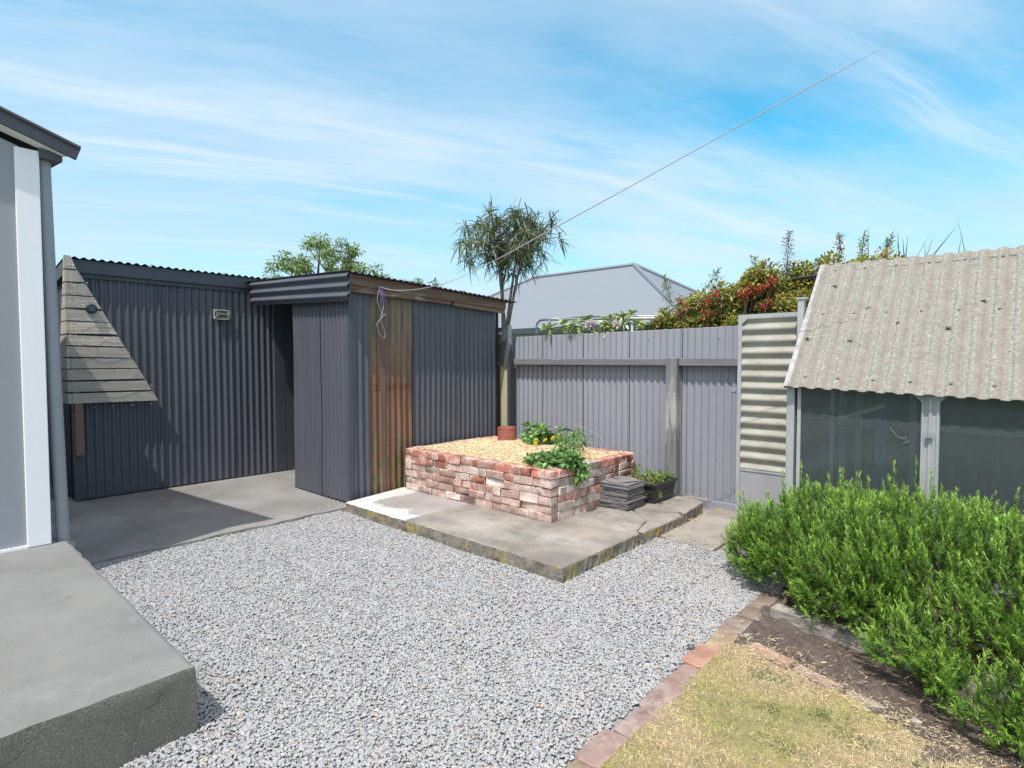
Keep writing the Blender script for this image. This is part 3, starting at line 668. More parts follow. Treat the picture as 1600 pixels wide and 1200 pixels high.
# ---------------------------------------------------------------- house corner at the left edge
def house():
    t = thing('house', (-6.5, -2, 0), 'grey house corner with white corner board at the left edge', 'house')
    x1, y1 = -4.65, .68
    sl = .34
    zt = 2.80
    w = MB(); w.prism([(-9.2, -5), (x1, -5), (x1, y1 - .09), (x1 - .012, y1 - .09), (x1 - .012, y1), (-9.2, y1 - .66)], 0, 2.70)  # unseen far wall slants back to follow the invented roof edge
    # gable above
    gz = [(y1 - .09, 2.70), (y1 - .09, 2.785), (-2.2, 3.69), (-5, 2.74), (-5, 2.70)]; w.add([(x1, y, z) for y, z in gz] + [(-9.2, min(y, y1 - .66), z - (.1 if y > 0 and z > 2.71 else 0)) for y, z in gz], [(4, 3, 2, 1, 0), (5, 6, 7, 8, 9), (1, 2, 7, 6), (2, 3, 8, 7), (0, 1, 6, 5)])
    w.build('wall', M['house_wall'], t)
    b = MB(); b.box((x1 - .02, y1 - .115, .272), (x1 + .022, y1 + .004, 2.775), bev=.003); b.build('corner_board', M['house_white'], t)
    b = MB(); b.beam((x1 + .008, y1 - .115, .275), (x1 + .008, -3, .275), .016, .02); b.build('wall_base_seal', M['house_white'], t)
    # roof: sheet + barge + soffit + gutter
    def rz(y): return 2.84 + sl * (.87 - y)
    rs = MB(); xo = x1 + .06
    rs.add([(xo, .87, rz(.87)), (xo, -2.2, rz(-2.2)), (-9.4, -2.2, rz(-2.2)), (-9.4, .21, rz(.21))], [(0, 1, 2, 3)]); rs.add([(xo, -2.2, rz(-2.2)), (xo, -5.3, rz(.9)), (-9.4, -5.3, rz(.9)), (-9.4, -2.2, rz(-2.2))], [(0, 1, 2, 3)])  # hidden far eave slanted inward to shape the shadow on patio and shed
    solid(rs.build('roof', M['barge'], t), .02)
    bg = MB(); bg.beam((xo + .012, .875, rz(.875) - .045), (xo + .012, -2.2, rz(-2.2) - .045), .024, .08, up=(0, 0, 1)); bg.beam((xo + .020, .885, rz(.885) - .002), (xo + .020, -2.2, rz(-2.2) - .002), .045, .014); bg.build('barge_board', M['barge'], t)
    sf = MB(); sf.add([(xo, .84, rz(.84) - .075), (xo, -2.2, rz(-2.2) - .075), (x1 - .0, -2.2, rz(-2.2) - .19), (x1 - .0, .78, rz(.78) - .10)], [(0, 1, 2, 3)]); solid(sf.build('soffit', M['soffit'], t), .01)
    gt = MB(); gt.prism([(x1 + .03, y1 + .005), (x1 + .03, .80), (-9.4, .14), (-9.4, .02)], 2.735, 2.79); gt.build('gutter', M['barge'], t)
    dp = MB(); dp.tube([(-4.70, .775, .0), (-4.70, .755, .2), (-4.70, .735, 1.4), (-4.70, .715, 2.74)], .037, 20); dp.tube([(-4.70, .778, -.02), (-4.70, .775, .24)], .043, 20)
    dp.tube([(-4.70, .739, 1.18), (-4.70, .738, 1.20)], .039, 20)
    o = dp.build('downpipe', M['pipe_grey'], t); shade_auto(o, 40)
house()

# ---------------------------------------------------------------- long shed
def long_shed():
    X = -7.1; y0, y1 = 1.262, 5.3
    t = thing('long_shed', (-8.3, 3, 0), 'long charcoal corrugated iron shed along the back of the patio', 'shed')
    w = MB()
    corr(w, (X, y0 + .03, 0), (0, 1, 0), (0, 0, 1), 2.06, .035, 2.36, Nn=(1, 0, 0), nv=14)
    corr(w, (X, 3.66, 0), (0, 1, 0), (0, 0, 1), 1.64, .035, 2.36, Nn=(1, 0, 0), nv=4)
    corr(w, (-9.5, y0, 0), (1, 0, 0), (0, 0, 1), 2.4, .03, lambda s: 2.25 + s * .08, Nn=(0, -1, 0), nv=6)
    nz = []
    for z in (.28, 1.22, 2.02):
        for k in range(26):
            yy = y0 + .03 + .076 * (k) ; 
            if k % 2 == 0 and yy < 3.3: nz.append((X + .0105, yy + rng.normal(0, .004), z + rng.normal(0, .012)))
    nails(w, nz, (1, 0, 0), .007, (1.2, 1.2, 1.2))
    solid(w.build('wall', M['dark_iron'], t, smooth=True), .0015)
    c = MB(); c.box((X - .05, y0 - .012, .02), (X + .018, y0 + .03, 2.36)); c.build('corner_flashing', M['dark_flat'], t)
    p = MB()
    for a, b in ((3.325, 3.475), (3.483, 3.64)): p.box((X - .02, a, .03), (X + .012, b, 2.36), bev=.003)
    p.build('flat_panel', M['dark_flat'], t)
    f = MB(); f.box((X + .004, y0 - .02, 2.345), (X + .05, 3.10, 2.475)); f.box((X + .002, y0 - .02, 2.30), (X + .022, 3.10, 2.343))
    f.build('fascia_board', M['dark_flat'], t)
    f = MB(); f.beam((X + .05, y0 - .03, 2.41), (-9.6, y0 - .03, 2.10), .03, .13); f.build('barge_board', M['barge'], t)
    r = MB(); sl = .09
    corr(r, (X + .075, y0 - .05, 2.488), (0, 1, 0), (-1, 0, -.12), 4.1, 0, 2.5, Nn=(0, 0, 1), nv=3, wob=.001)
    solid(r.build('roof', M['roof_iron'], t, smooth=True), .003)
    bk = MB(); bk.box((X - .045, y0 + .08, .03), (X - .035, y1 - .05, 2.28)); bk.box((-9.5, y0 + .1, 0), (-9.45, y1, 2.0)); bk.box((-9.5, y1 - .03, 0), (X - .05, y1 + .02, 2.0)); bk.box((-9.4, y0 + .05, .0), (X - .06, y1 - .1, .02)); bk.build('back_wall', M['dark_flat'], t)  # also holds a dark lining added behind the front sheets against light leaks
long_shed()

# bulkhead light on the long wall
def wall_light():
    t = thing('wall_light', (-7.09, 2.68, 2.01), 'small chrome framed rectangular light on the long shed wall', 'light')
    X = -7.088; y0, y1, z0, z1 = 2.60, 2.765, 1.955, 2.06
    b = MB(); b.box((X, y0 + .008, z0 + .008), (X + .02, y1 - .008, z1 - .008)); b.build('housing', mat('dark chrome', (.18, .17, .13), .25, (.35, .33, .22), 30, metallic=.6), t)
    f = MB(); r = .0065
    for a, c in (((y0, z0), (y1, z0)), ((y1, z0), (y1, z1)), ((y1, z1), (y0, z1)), ((y0, z1), (y0, z0))):
        f.beam((X + .026, a[0], a[1]), (X + .026, c[0], c[1]), .012, .014, up=(1, 0, 0))
    f.beam((X + .036, y0, z1), (X + .036, y0 + .045, (z0 + z1) / 2 + .008), .008, .008, up=(1, 0, 0)); f.beam((X + .036, y0 + .045, (z0 + z1) / 2 + .008), (X + .036, y1, (z0 + z1) / 2 + .005), .008, .008, up=(1, 0, 0))
    f.beam((X + .036, y0, z0), (X + .036, y0 + .045, (z0 + z1) / 2 + .008), .008, .008, up=(1, 0, 0))
    f.build('frame', mat('bright chrome', (.75, .74, .66), .25, metallic=.5), t)
wall_light()

# ---------------------------------------------------------------- pallet board tree on the shed corner
def board_tree():
    t = thing('pallet_board_tree', (-7.05, 1.25, 1.03), 'triangular tree shape of weathered pallet boards on the shed corner', 'garden decoration')
    Xf = -7.035; Yf = 1.222
    n = 12; z0, z1 = 1.03, 2.50; H = (z1 - z0)
    z = z0; hs = []
    tot = [.105] * 6 + [.115] * 6
    k = H / sum(tot)
    for i in range(n):
        hh = tot[i] * k; gap = .014 + rng.uniform(-.004, .006)
        za, zb = z, z + hh - gap
        def wR(zz): return max(.03, .755 * (z1 + .02 - zz) / H)
        def wL(zz): return max(.03, .50 * (z1 + .02 - zz) / H)
        tone = rng.uniform(.7, 1.15); cR = (tone, tone * rng.uniform(.93, 1.0), tone * rng.uniform(.88, .98)); tone = rng.uniform(.8, 1.25); cL = (tone, tone * .93, tone * .85)
        if i in (5, 6): cR = (1.5, 1.38, 1.22)
        if i == 11: za, zb = za, z1
        xo = .018 + rng.uniform(-.002, .003); dz = rng.uniform(-.006, .006)
        m = MB(); a = Yf; 
        pts = [(a, za), (a + wR(za), za + dz), (a + wR(zb), zb + dz), (a, zb)]
        m.add([(Xf, p[0], p[1]) for p in pts] + [(Xf + xo, p[0], p[1]) for p in pts], [(3, 2, 1, 0), (4, 5, 6, 7), (0, 1, 5, 4), (1, 2, 6, 5), (2, 3, 7, 6), (3, 0, 4, 7)], cR)
        pts = [(Xf + xo - .001, za), (Xf - wL(za), za), (Xf - wL(zb), zb), (Xf + xo - .001, zb)]
        m.add([(p[0], Yf - .001, p[1]) for p in pts] + [(p[0], Yf - .02, p[1]) for p in pts], [(0, 1, 2, 3), (7, 6, 5, 4), (4, 5, 1, 0), (5, 6, 2, 1), (6, 7, 3, 2), (7, 4, 0, 3)], cL)
        m.build('board', M['old_wood'], t)
        z += hh
    m = MB(); m.box((Xf - .05, Yf + .02, .50), (Xf - .004, Yf + .07, 2.42), (.85, .8, .75)); m.build('support_post', M['brown_wood'], t)
    m = MB(); m.box((Xf - .02, Yf + .03, .50), (Xf + .014, Yf + .10, 1.03), (1.7, 1.45, 1.3)); m.build('lower_leg', M['brown_wood'], t)
    # solar lamp unit
    s = thing('solar_panel', (Xf + .03, 1.39, 1.99), 'small round black solar panel fixed to the pallet boards', 'solar panel')
    d = MB(); c = np.array([Xf + .022, 1.41, 1.985]); r = .048
    ring = lambda x, r: [(x, c[1] + r * math.cos(a * math.pi / 8), c[2] + r * math.sin(a * math.pi / 8)) for a in range(16)]
    d.add(ring(c[0], r) + ring(c[0] + .025, r) + ring(c[0] + .03, r * .8), [tuple(range(32, 48))] + [(i + k * 16, (i + 1) % 16 + k * 16, (i + 1) % 16 + (k + 1) * 16, i + (k + 1) * 16) for k in (0, 1) for i in range(16)])
    d.build('casing', M['black_plastic'], s)
    d = MB(); d.box((c[0] + .03, c[1] - .026, c[2] - .026), (c[0] + .033, c[1] + .026, c[2] + .026)); d.build('solar_cell', mat('solar cell', (.03, .05, .09), .2), s)
    # fairy lights
    L_ = thing('fairy_lights', (Xf + .03, 1.3, 1.5), 'string of tiny clear fairy lights draped over the pallet boards', 'fairy lights')
    w = MB(); bl = MB(); pts = []
    zz = 2.44; side = 1; row = 0
    rows = np.linspace(2.42, 1.02, 9)
    prev = None
    for i, zr in enumerate(rows):
        W = .755 * (2.5 - zr) / H + .02
        ys = np.linspace(Yf + .01, Yf + W, 10); ys = ys if i % 2 == 0 else ys[::-1]
        for j, y in enumerate(ys): pts.append((Xf + .026 + rng.uniform(0, .01), y, zr - .06 * (j / 9 if i % 2 else 1 - j / 9) * 0 - .035 * math.sin(math.pi * j / 9) + rng.normal(0, .008)))
    w.tube(pts, .0011, 4); w.build('wire', mat('dark wire', (.03, .04, .03), .5), L_)
    for p in pts[::2]:
        q = np.array(p) + np.array([.004, rng.uniform(-.01, .01), -.006]); d = rand_dir(1)[0] * .006
        bl = MB(); bl.tube([q, q + d * 1.0 + np.array([.003, 0, 0])], .0045, 6); bl.build('bulb', M['white_plastic'], L_)
board_tree()

# ---------------------------------------------------------------- small shed
def small_shed():
    t = thing('small_shed', (-6, 4.1, 0), 'small charcoal corrugated iron shed with open doorway and rusty panel', 'shed')
    Xs = -4.92; Yf = 3.06; Yb = 5.17
    def ztop(x): return 2.42 - .047 * (x + 6.92)
    def rz(x, y): return ztop(x) - .045 * (y - 3.0)
    # front wall
    w = MB(); corr(w, (-6.04, Yf, 0), (1, 0, 0), (0, 0, 1), 1.115, .035, lambda s: rz(-6.04 + s, Yf) - .03, Nn=(0, -1, 0), nv=12, pitch=.076, sheet=.6)
    nz = [(-6.0 + .076 * k, Yf - .012, z + rng.normal(0, .006)) for z in (.35, 1.15, 1.75) for k in (0, 2, 4, 7, 9, 12)]
    nz += [(-5.45, Yf - .012, z) for z in np.arange(.25, 2.0, .14)]
    nails(w, nz, (0, -1, 0), .008, (1.5, 1.5, 1.5))
    solid(w.build('front_wall', M['dark_iron'], t, smooth=True), .0015)
    s = MB()
    top = lambda y: rz(Xs, y) - .10
    corr(s, (Xs, Yf, 0), (0, 1, 0), (0, 0, 1), .25, .03, lambda q: top(Yf + q), Nn=(1, 0, 0), nv=12, phase=1.2)
    corr(s, (Xs, 3.84, 0), (0, 1, 0), (0, 0, 1), Yb - 3.84, .03, lambda q: top(3.84 + q), Nn=(1, 0, 0), nv=12, sheet=.66)
    nz = [(Xs + .011, 3.84 + .076 * k, z + rng.normal(0, .008)) for z in (.6, 1.15, 1.85) for k in (1, 4, 6, 9, 12, 15)]
    nails(s, nz, (1, 0, 0), .007, (1.4, 1.4, 1.4))
    solid(s.build('side_wall', M['dark_iron'], t, smooth=True), .0015)
    r = MB(); corr(r, (Xs - .006, 3.29, 0), (0, 1, 0), (0, 0, 1), .575, .03, lambda q: top(3.29 + q) + .01, Nn=(1, 0, 0), nv=14, sheet=1, wob=.004)
    nails(r, [(Xs + .006, 3.36, 1.17), (Xs + .006, 3.56, 1.18), (Xs + .006, 3.72, 1.17), (Xs + .006, 3.45, .09)], (1, 0, 0), .011, (2, 2, 2))
    solid(r.build('rusty_panel', M['rust'], t, smooth=True), .0015)
    r = MB(); r.box((Xs + .0, 3.43, .04), (Xs + .006, 3.485, 2.04)); 
    r.build('post_streak', mat('brown post streak', (.13, .08, .065), .7, (.17, .115, .09), 6, (1, 1, .3)), t)  # brown strip standing in for the timber post behind the translucent sheet
    c = MB(); c.box((Xs - .02, Yf - .01, .02), (Xs + .016, Yf + .035, rz(Xs, Yf) - .12)); c.build('corner_flashing', M['dark_flat'], t)
    # fascia: horizontal corrugations
    f = MB()
    x0 = -6.93; x1 = -4.785; Wd = x1 - x0; h = .29; nn = 28; prof = []
    sl = np.array([1, 0, -.047]); sl = sl / np.linalg.norm(sl)
    corr(f, (x0, Yf - .085, ztop(x0) - h), (0, 0, 1), tuple(sl), h, 0, Wd / sl[0], pitch=.094, amp=.016, Nn=(0, -1, 0), nv=6, sheet=2, wob=.002, seg=16, phase=math.pi * .9)
    solid(f.build('fascia', M['dark_iron'], t, smooth=True), .002)
    f = MB(); f.beam((x0, Yf - .055, ztop(x0) - .15), (x1 - .01, Yf - .055, ztop(x1) - .15), .02, .24); f.build('fascia_backing', M['dark_flat'], t)
    # timber barge on the right side
    b = MB()
    b.beam((Xs + .075, Yf - .06, rz(Xs, 3.0) - .075), (Xs + .075, Yb + .08, rz(Xs, Yb) - .075), .03, .10, (.9, .85, .8))
    b.beam((Xs + .055, Yf - .04, rz(Xs, 3.0) - .155), (Xs + .055, 4.35, rz(Xs, 4.35) - .125), .03, .075, (.8, .65, .55))
    b.beam((Xs + .055, 4.39, rz(Xs, 4.39) - .13), (Xs + .055, Yb + .08, rz(Xs, Yb) - .135), .03, .075, (1.5, 1.5, 1.5))
    b.build('barge_board', M['brown_wood'], t)
    r = MB(); corr(r, (-7.12, Yf - .09, 2.425), (0, 1, -.045), (1, 0, -.047), 2.42, 0, 2.36, Nn=(0, 0, 1), nv=4, wob=.0015, pitch=.076, amp=.009)
    solid(r.build('roof', M['roof_iron'], t, smooth=True), .003)
    k = MB(); k.box((Xs - .05, Yf + .05, .04), (Xs - .035, Yb - .02, 1.95)); k.box((-6.0, Yf + .035, .04), (Xs - .06, Yf + .045, 1.95)); k.box((-7.05, 5.22, 0), (-4.98, 5.27, 2.1)); k.box((-6.06, Yf + .03, 0), (-6.02, Yf + .08, 2.1)); k.box((-7.05, 3.7, 0), (-6.1, 5.2, .03))  # thin linings added behind side and front walls to block leaking light
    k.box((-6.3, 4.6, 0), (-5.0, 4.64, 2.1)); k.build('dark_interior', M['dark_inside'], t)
small_shed()

# ---------------------------------------------------------------- raised slab, brick planter
def slab():
    t = thing('concrete_slab', (-3.5, 4, 0), 'low raised concrete slab with lichened edge under the brick planter', 'slab')
    def piece(poly, z1, name='slab_piece', mtop=M['slab'], tilt=0):
        # subdivide outline, rough edge
        P = []
        n = len(poly)
        for i in range(n):
            a = np.array(poly[i]); b = np.array(poly[(i + 1) % n]); L_ = np.linalg.norm(b - a); k = max(1, int(L_ / .03))
            for j in range(k): P.append(a + (b - a) * j / k)
        P = np.array(P); m = len(P); cen = P.mean(0)
        low = P + rng.normal(0, .006, P.shape); mid = P + rng.normal(0, .004, P.shape); up = P + rng.normal(0, .002, P.shape)
        inn = up + unit(cen - up) * .010
        e = MB(); vs = np.concatenate([np.column_stack([q, np.full(m, z) + rng.normal(0, dz, m)]) for q, z, dz in ((low, -.03, 0), (mid, .03, .004), (mid * .5 + up * .5, .065, .003), (up, z1 - .010, .002))])
        e.quads(vs, np.array([[r * m + i, r * m + (i + 1) % m, (r + 1) * m + (i + 1) % m, (r + 1) * m + i] for r in range(3) for i in range(m)]), np.ones((3 * m, 3)))
        tp = MB(); a = np.column_stack([up, vs[3 * m:, 2]]); b = np.column_stack([inn, np.full(m, z1)])
        tp.quads(np.concatenate([a, b]), np.array([[i, (i + 1) % m, m + (i + 1) % m, m + i] for i in range(m)]), np.ones((m, 3)))
        tp.add(b, [tuple(range(m))])
        o = tp.build(name, mtop, t); eo = e.build('edge', M['slab_edge'], o)
        return o
    piece([(-4.78, 2.92), (-3.86, 2.925), (-3.86, 3.70), (-4.9, 3.70)], .100, mtop=M['limewash_mix'])
    piece([(-3.855, 2.925), (-2.19, 2.925), (-2.19, 3.93), (-2.25, 3.995), (-2.325, 4.29), (-2.465, 4.412), (-2.61, 4.525), (-3.855, 4.525)], .102)
    piece([(-2.185, 3.99), (-2.175, 4.66), (-2.24, 4.72), (-2.45, 4.60), (-2.60, 4.55), (-2.46, 4.42), (-2.32, 4.30), (-2.245, 4.01)], .092)
    piece([(-2.19, 4.72), (-2.23, 5.22), (-2.32, 5.30), (-4.9, 5.30), (-4.9, 4.53), (-2.62, 4.53), (-2.45, 4.63), (-2.25, 4.74)], .098)
def limemix():
    m = mat('slab with pale scoured border', (.36, .33, .31), .92, (.26, .24, .23), 2, (1, 1, 1), .003, 60)
    t = m.node_tree; L = t.links.new; p = t.nodes['Principled BSDF']; src = p.inputs['Base Color'].links[0].from_socket
    g = N(t, 'ShaderNodeNewGeometry'); s = N(t, 'ShaderNodeSeparateXYZ'); L(g.outputs['Position'], s.inputs[0])
    nz = N(t, 'ShaderNodeTexNoise', Scale=7.0, Detail=8.0, Roughness=.7); L(g.outputs['Position'], nz.inputs['Vector'])
    def rg(x, a, b):
        r = N(t, 'ShaderNodeMapRange', _interpolation_type='SMOOTHSTEP'); r.inputs[1].default_value = a; r.inputs[2].default_value = b; L(x, r.inputs[0]); return r.outputs[0]
    def ad(x, y, op='ADD'):
        k = N(t, 'ShaderNodeMath', _operation=op); L(x, k.inputs[0])
        if isinstance(y, float): k.inputs[1].default_value = y
        else: L(y, k.inputs[1])
        return k.outputs[0]
    nn = ad(ad(nz.outputs[0], .5, 'SUBTRACT'), .5, 'MULTIPLY')
    near = rg(ad(s.outputs[1], nn), 3.14, 3.06); left = rg(ad(s.outputs[0], nn), -4.58, -4.66); right = rg(ad(s.outputs[0], nn), -4.02, -3.98)
    mxm = ad(ad(near, left, 'MAXIMUM'), ad(right, near, 'MULTIPLY'), 'MAXIMUM'); 
    k = N(t, 'ShaderNodeMix', _data_type='RGBA'); L(ad(mxm, .85, 'MULTIPLY'), k.inputs[0]); L(src, k.inputs[6]); k.inputs[7].default_value = (.60, .58, .55, 1)
    L(k.outputs[2], p.inputs['Base Color']); return m
M['limewash_mix'] = limemix()
slab()

def brick_planter():
    X0, X1, Y0, Y1 = -4.83, -2.865, 3.665, 5.03; z0, z1 = .100, .532
    t = thing('brick_planter', (-3.85, 4.35, .1), 'raised planter of dry stacked recycled red bricks filled with straw mulch', 'planter')
    pal = [(.44, .16, .115), (.54, .20, .13), (.36, .17, .14), (.50, .30, .26), (.58, .40, .35), (.70, .60, .54), (.42, .35, .28), (.47, .24, .20)]
    pw = [.07, .06, .05, .20, .32, .20, .07, .03]
    topp = [.28, .36, .17, .11, .02, .03, .02, .01]
    b = MB(); n = 6; h = (z1 - z0) / n; T = .105
    def brick(lo, hi, c, a=0):
        lo = np.array(lo); hi = np.array(hi)
        b.box(lo, hi, c, rot=(Matrix.Rotation(rng.normal(0, .012) + a, 3, 'Z') @ Matrix.Rotation(rng.normal(0, .010), 3, 'X') @ Matrix.Rotation(rng.normal(0, .008), 3, 'Y')), jit=.0036, bev=.0055)
    for i in range(n):
        za = z0 + i * h + .002; zb = za + h - .003
        def run(axis, fix, a, b_, inward):
            s = a + (0 if i % 2 == 0 else -.0)
            first = True
            while s < b_ - .02:
                L_ = rng.choice([.218, .225, .21, .105], p=[.4, .25, .2, .15])
                if first and i % 2: L_ = .11
                first = False
                e = min(s + L_, b_)
                if b_ - e < .05: e = b_
                c = pal[rng.choice(8, p=topp if i == n - 1 else pw)]
                c = tuple(np.array(c) * rng.uniform(.88, 1.12))
                off = rng.normal(0, .0045); g = rng.uniform(.002, .005)
                hz = rng.uniform(-.003, .001)
                if axis == 'x':
                    brick((s + g, fix + off if inward > 0 else fix - T + off, za), (e - g, fix + T + off if inward > 0 else fix + off, zb + hz), c)
                else:
                    brick((fix - T + off if inward < 0 else fix + off, s + g, za), (fix + off if inward < 0 else fix + T + off, e - g, zb + hz), c)
                s = e
        sh = (T if i % 2 else 0)
        run('x', Y0, X0, X1 - sh, 1)                 # front
        run('y', X1, Y0 + (0 if i % 2 else T), Y1, -1)  # right
        run('x', Y1, X0, X1 - T, -1)
        run('y', X0, Y0 + T, Y1 - T, 1)
    o = b.build('brickwork', M['brick'], t); shade_auto(o, 60)
    core = MB(); core.box((X0 + .03, Y0 + .03, z0), (X1 - .03, Y1 - .03, z1 - .07)); core.build('soil', M['soil'], t)
    # mulch
    nx, ny = 50, 36; gx = np.linspace(X0 + .08, X1 - .08, nx); gy = np.linspace(Y0 + .085, Y1 - .085, ny)
    hgt = lambda x, y: z1 - .012 + .045 * np.sin(np.pi * (x - X0) / (X1 - X0)) * np.sin(np.pi * (y - Y0) / (Y1 - Y0)) + .008 * np.sin(9 * x + 3 * y)
    mm = MB(); vs = np.array([[x, y, hgt(x, y) + rng.normal(0, .004)] for y in gy for x in gx])
    mm.quads(vs, np.array([[j * nx + i, j * nx + i + 1, (j + 1) * nx + i + 1, (j + 1) * nx + i] for j in range(ny - 1) for i in range(nx - 1)]), np.ones(((ny - 1) * (nx - 1), 3)))
    mo = mm.build('mulch', M['mulch_bed'], t, smooth=True)
    st = MB(); k = 17000; P = np.stack([rng.uniform(X0 + .09, X1 - .09, k), rng.uniform(Y0 + .09, Y1 - .09, k), np.zeros(k)], 1); P[:, 2] = hgt(P[:, 0], P[:, 1]) + rng.uniform(0, .012, k)
    D = rand_dir(k); D[:, 2] = np.abs(D[:, 2]) * .3; D = unit(D)
    blades(st, P, D, rng.uniform(.008, .03, k), rng.uniform(.002, .006, k), .1, jitter_cols(None, k, .15, [(.84, .68, .46), (.74, .55, .33), (.56, .37, .19), (.88, .77, .58)], [.45, .25, .1, .2]), prof=(.8, 1, .8))
    # a few taller straws on the left
    k = 60; P = np.stack([rng.uniform(-4.7, -3.9, k), rng.uniform(3.9, 4.7, k), np.zeros(k)], 1); P[:, 2] = hgt(P[:, 0], P[:, 1]); D = rand_dir(k, 2.0); D[:, 2] = np.abs(D[:, 2])
    blades(st, P, D, rng.uniform(.02, .05, k), .003, .4, jitter_cols((.62, .52, .28), k, .2), prof=(.8, 1, .3))
    s_ = st.build('straw', M['mulch'], mo); s_['kind'] = 'stuff'
    return hgt
hgt = brick_planter()

def terracotta_ring():
    c = np.array([-4.33, 4.72]); r = .105; n = 40
    mb = MB(); vs = []
    prof = [(r, .50), (r, .70), (r - .004, .705), (r - .012, .705), (r - .016, .70), (r - .016, .52)]
    for (rr, z) in prof:
        for k in range(n): a = 2 * math.pi * k / n; vs.append((c[0] + rr * math.cos(a), c[1] + rr * math.sin(a), z))
    mb.add(vs, [(i * n + k, i * n + (k + 1) % n, (i + 1) * n + (k + 1) % n, (i + 1) * n + k) for i in range(5) for k in range(n)])
    for zb in (.685,):
        mb.add([(c[0] + (r + .003) * math.cos(2 * math.pi * k / n), c[1] + (r + .003) * math.sin(2 * math.pi * k / n), z) for z in (zb, zb + .008) for k in range(n)], [(k, (k + 1) % n, n + (k + 1) % n, n + k) for k in range(n)])
    o = mb.build('terracotta_pipe', M['terracotta']); shade_auto(o, 40)
    tag(o, 'short round terracotta pipe standing in the planter mulch', 'pot')
terracotta_ring()

def leafy(name, base, lab, cat, clumps, leaf=(.05, .025), cols=None, stemcol=None, group=None, m='leaf', droop=.35, per=60, stem_r=.004, outward=.8, prof=(.2, 1, .8, .05), stems=True, w=None):
    """shrub: clumps = [(centre, radius, n)] each joined to the base by a bent stem"""
    t = thing(name, base, lab, cat, group)
    f = MB(); s = MB(); base = np.array(base, float)
    for c, r, n in clumps:
        c = np.array(c, float); r = np.array(r, float) if not np.isscalar(r) else np.array([r, r, r])
        d = rand_dir(n); rad = rng.random(n) ** .45
        P = c + d * r * rad[:, None]
        D = unit(d * outward + rand_dir(n) * .6 + np.array([0, 0, .15]))
        blades(f, P, D, rng.uniform(.6, 1.15, n) * leaf[0], rng.uniform(.7, 1.1, n) * leaf[1], droop, jitter_cols(None, n, .2, cols, w), prof=prof)
        if stems:
            mid = (base + c) / 2 + rng.normal(0, .04, 3); pts = [base + rng.normal(0, .02, 3) * [1, 1, 0], base * .7 + mid * .3, mid, mid * .4 + c * .6, c]
            s.tube(pts, np.linspace(stem_r * 1.6, stem_r * .6, 5), 6)
            for _ in range(5):
                e = c + rand_dir(1)[0] * r * .8; s.tube([c - (c - mid) * .2, (c + e) / 2 + rng.normal(0, .01, 3), e], [stem_r * .6, stem_r * .45, stem_r * .2], 5)
    f.build('foliage', M[m], t)
    if stems: s.build('stem', M['twig'] if stemcol is None else stemcol, t)
    return t

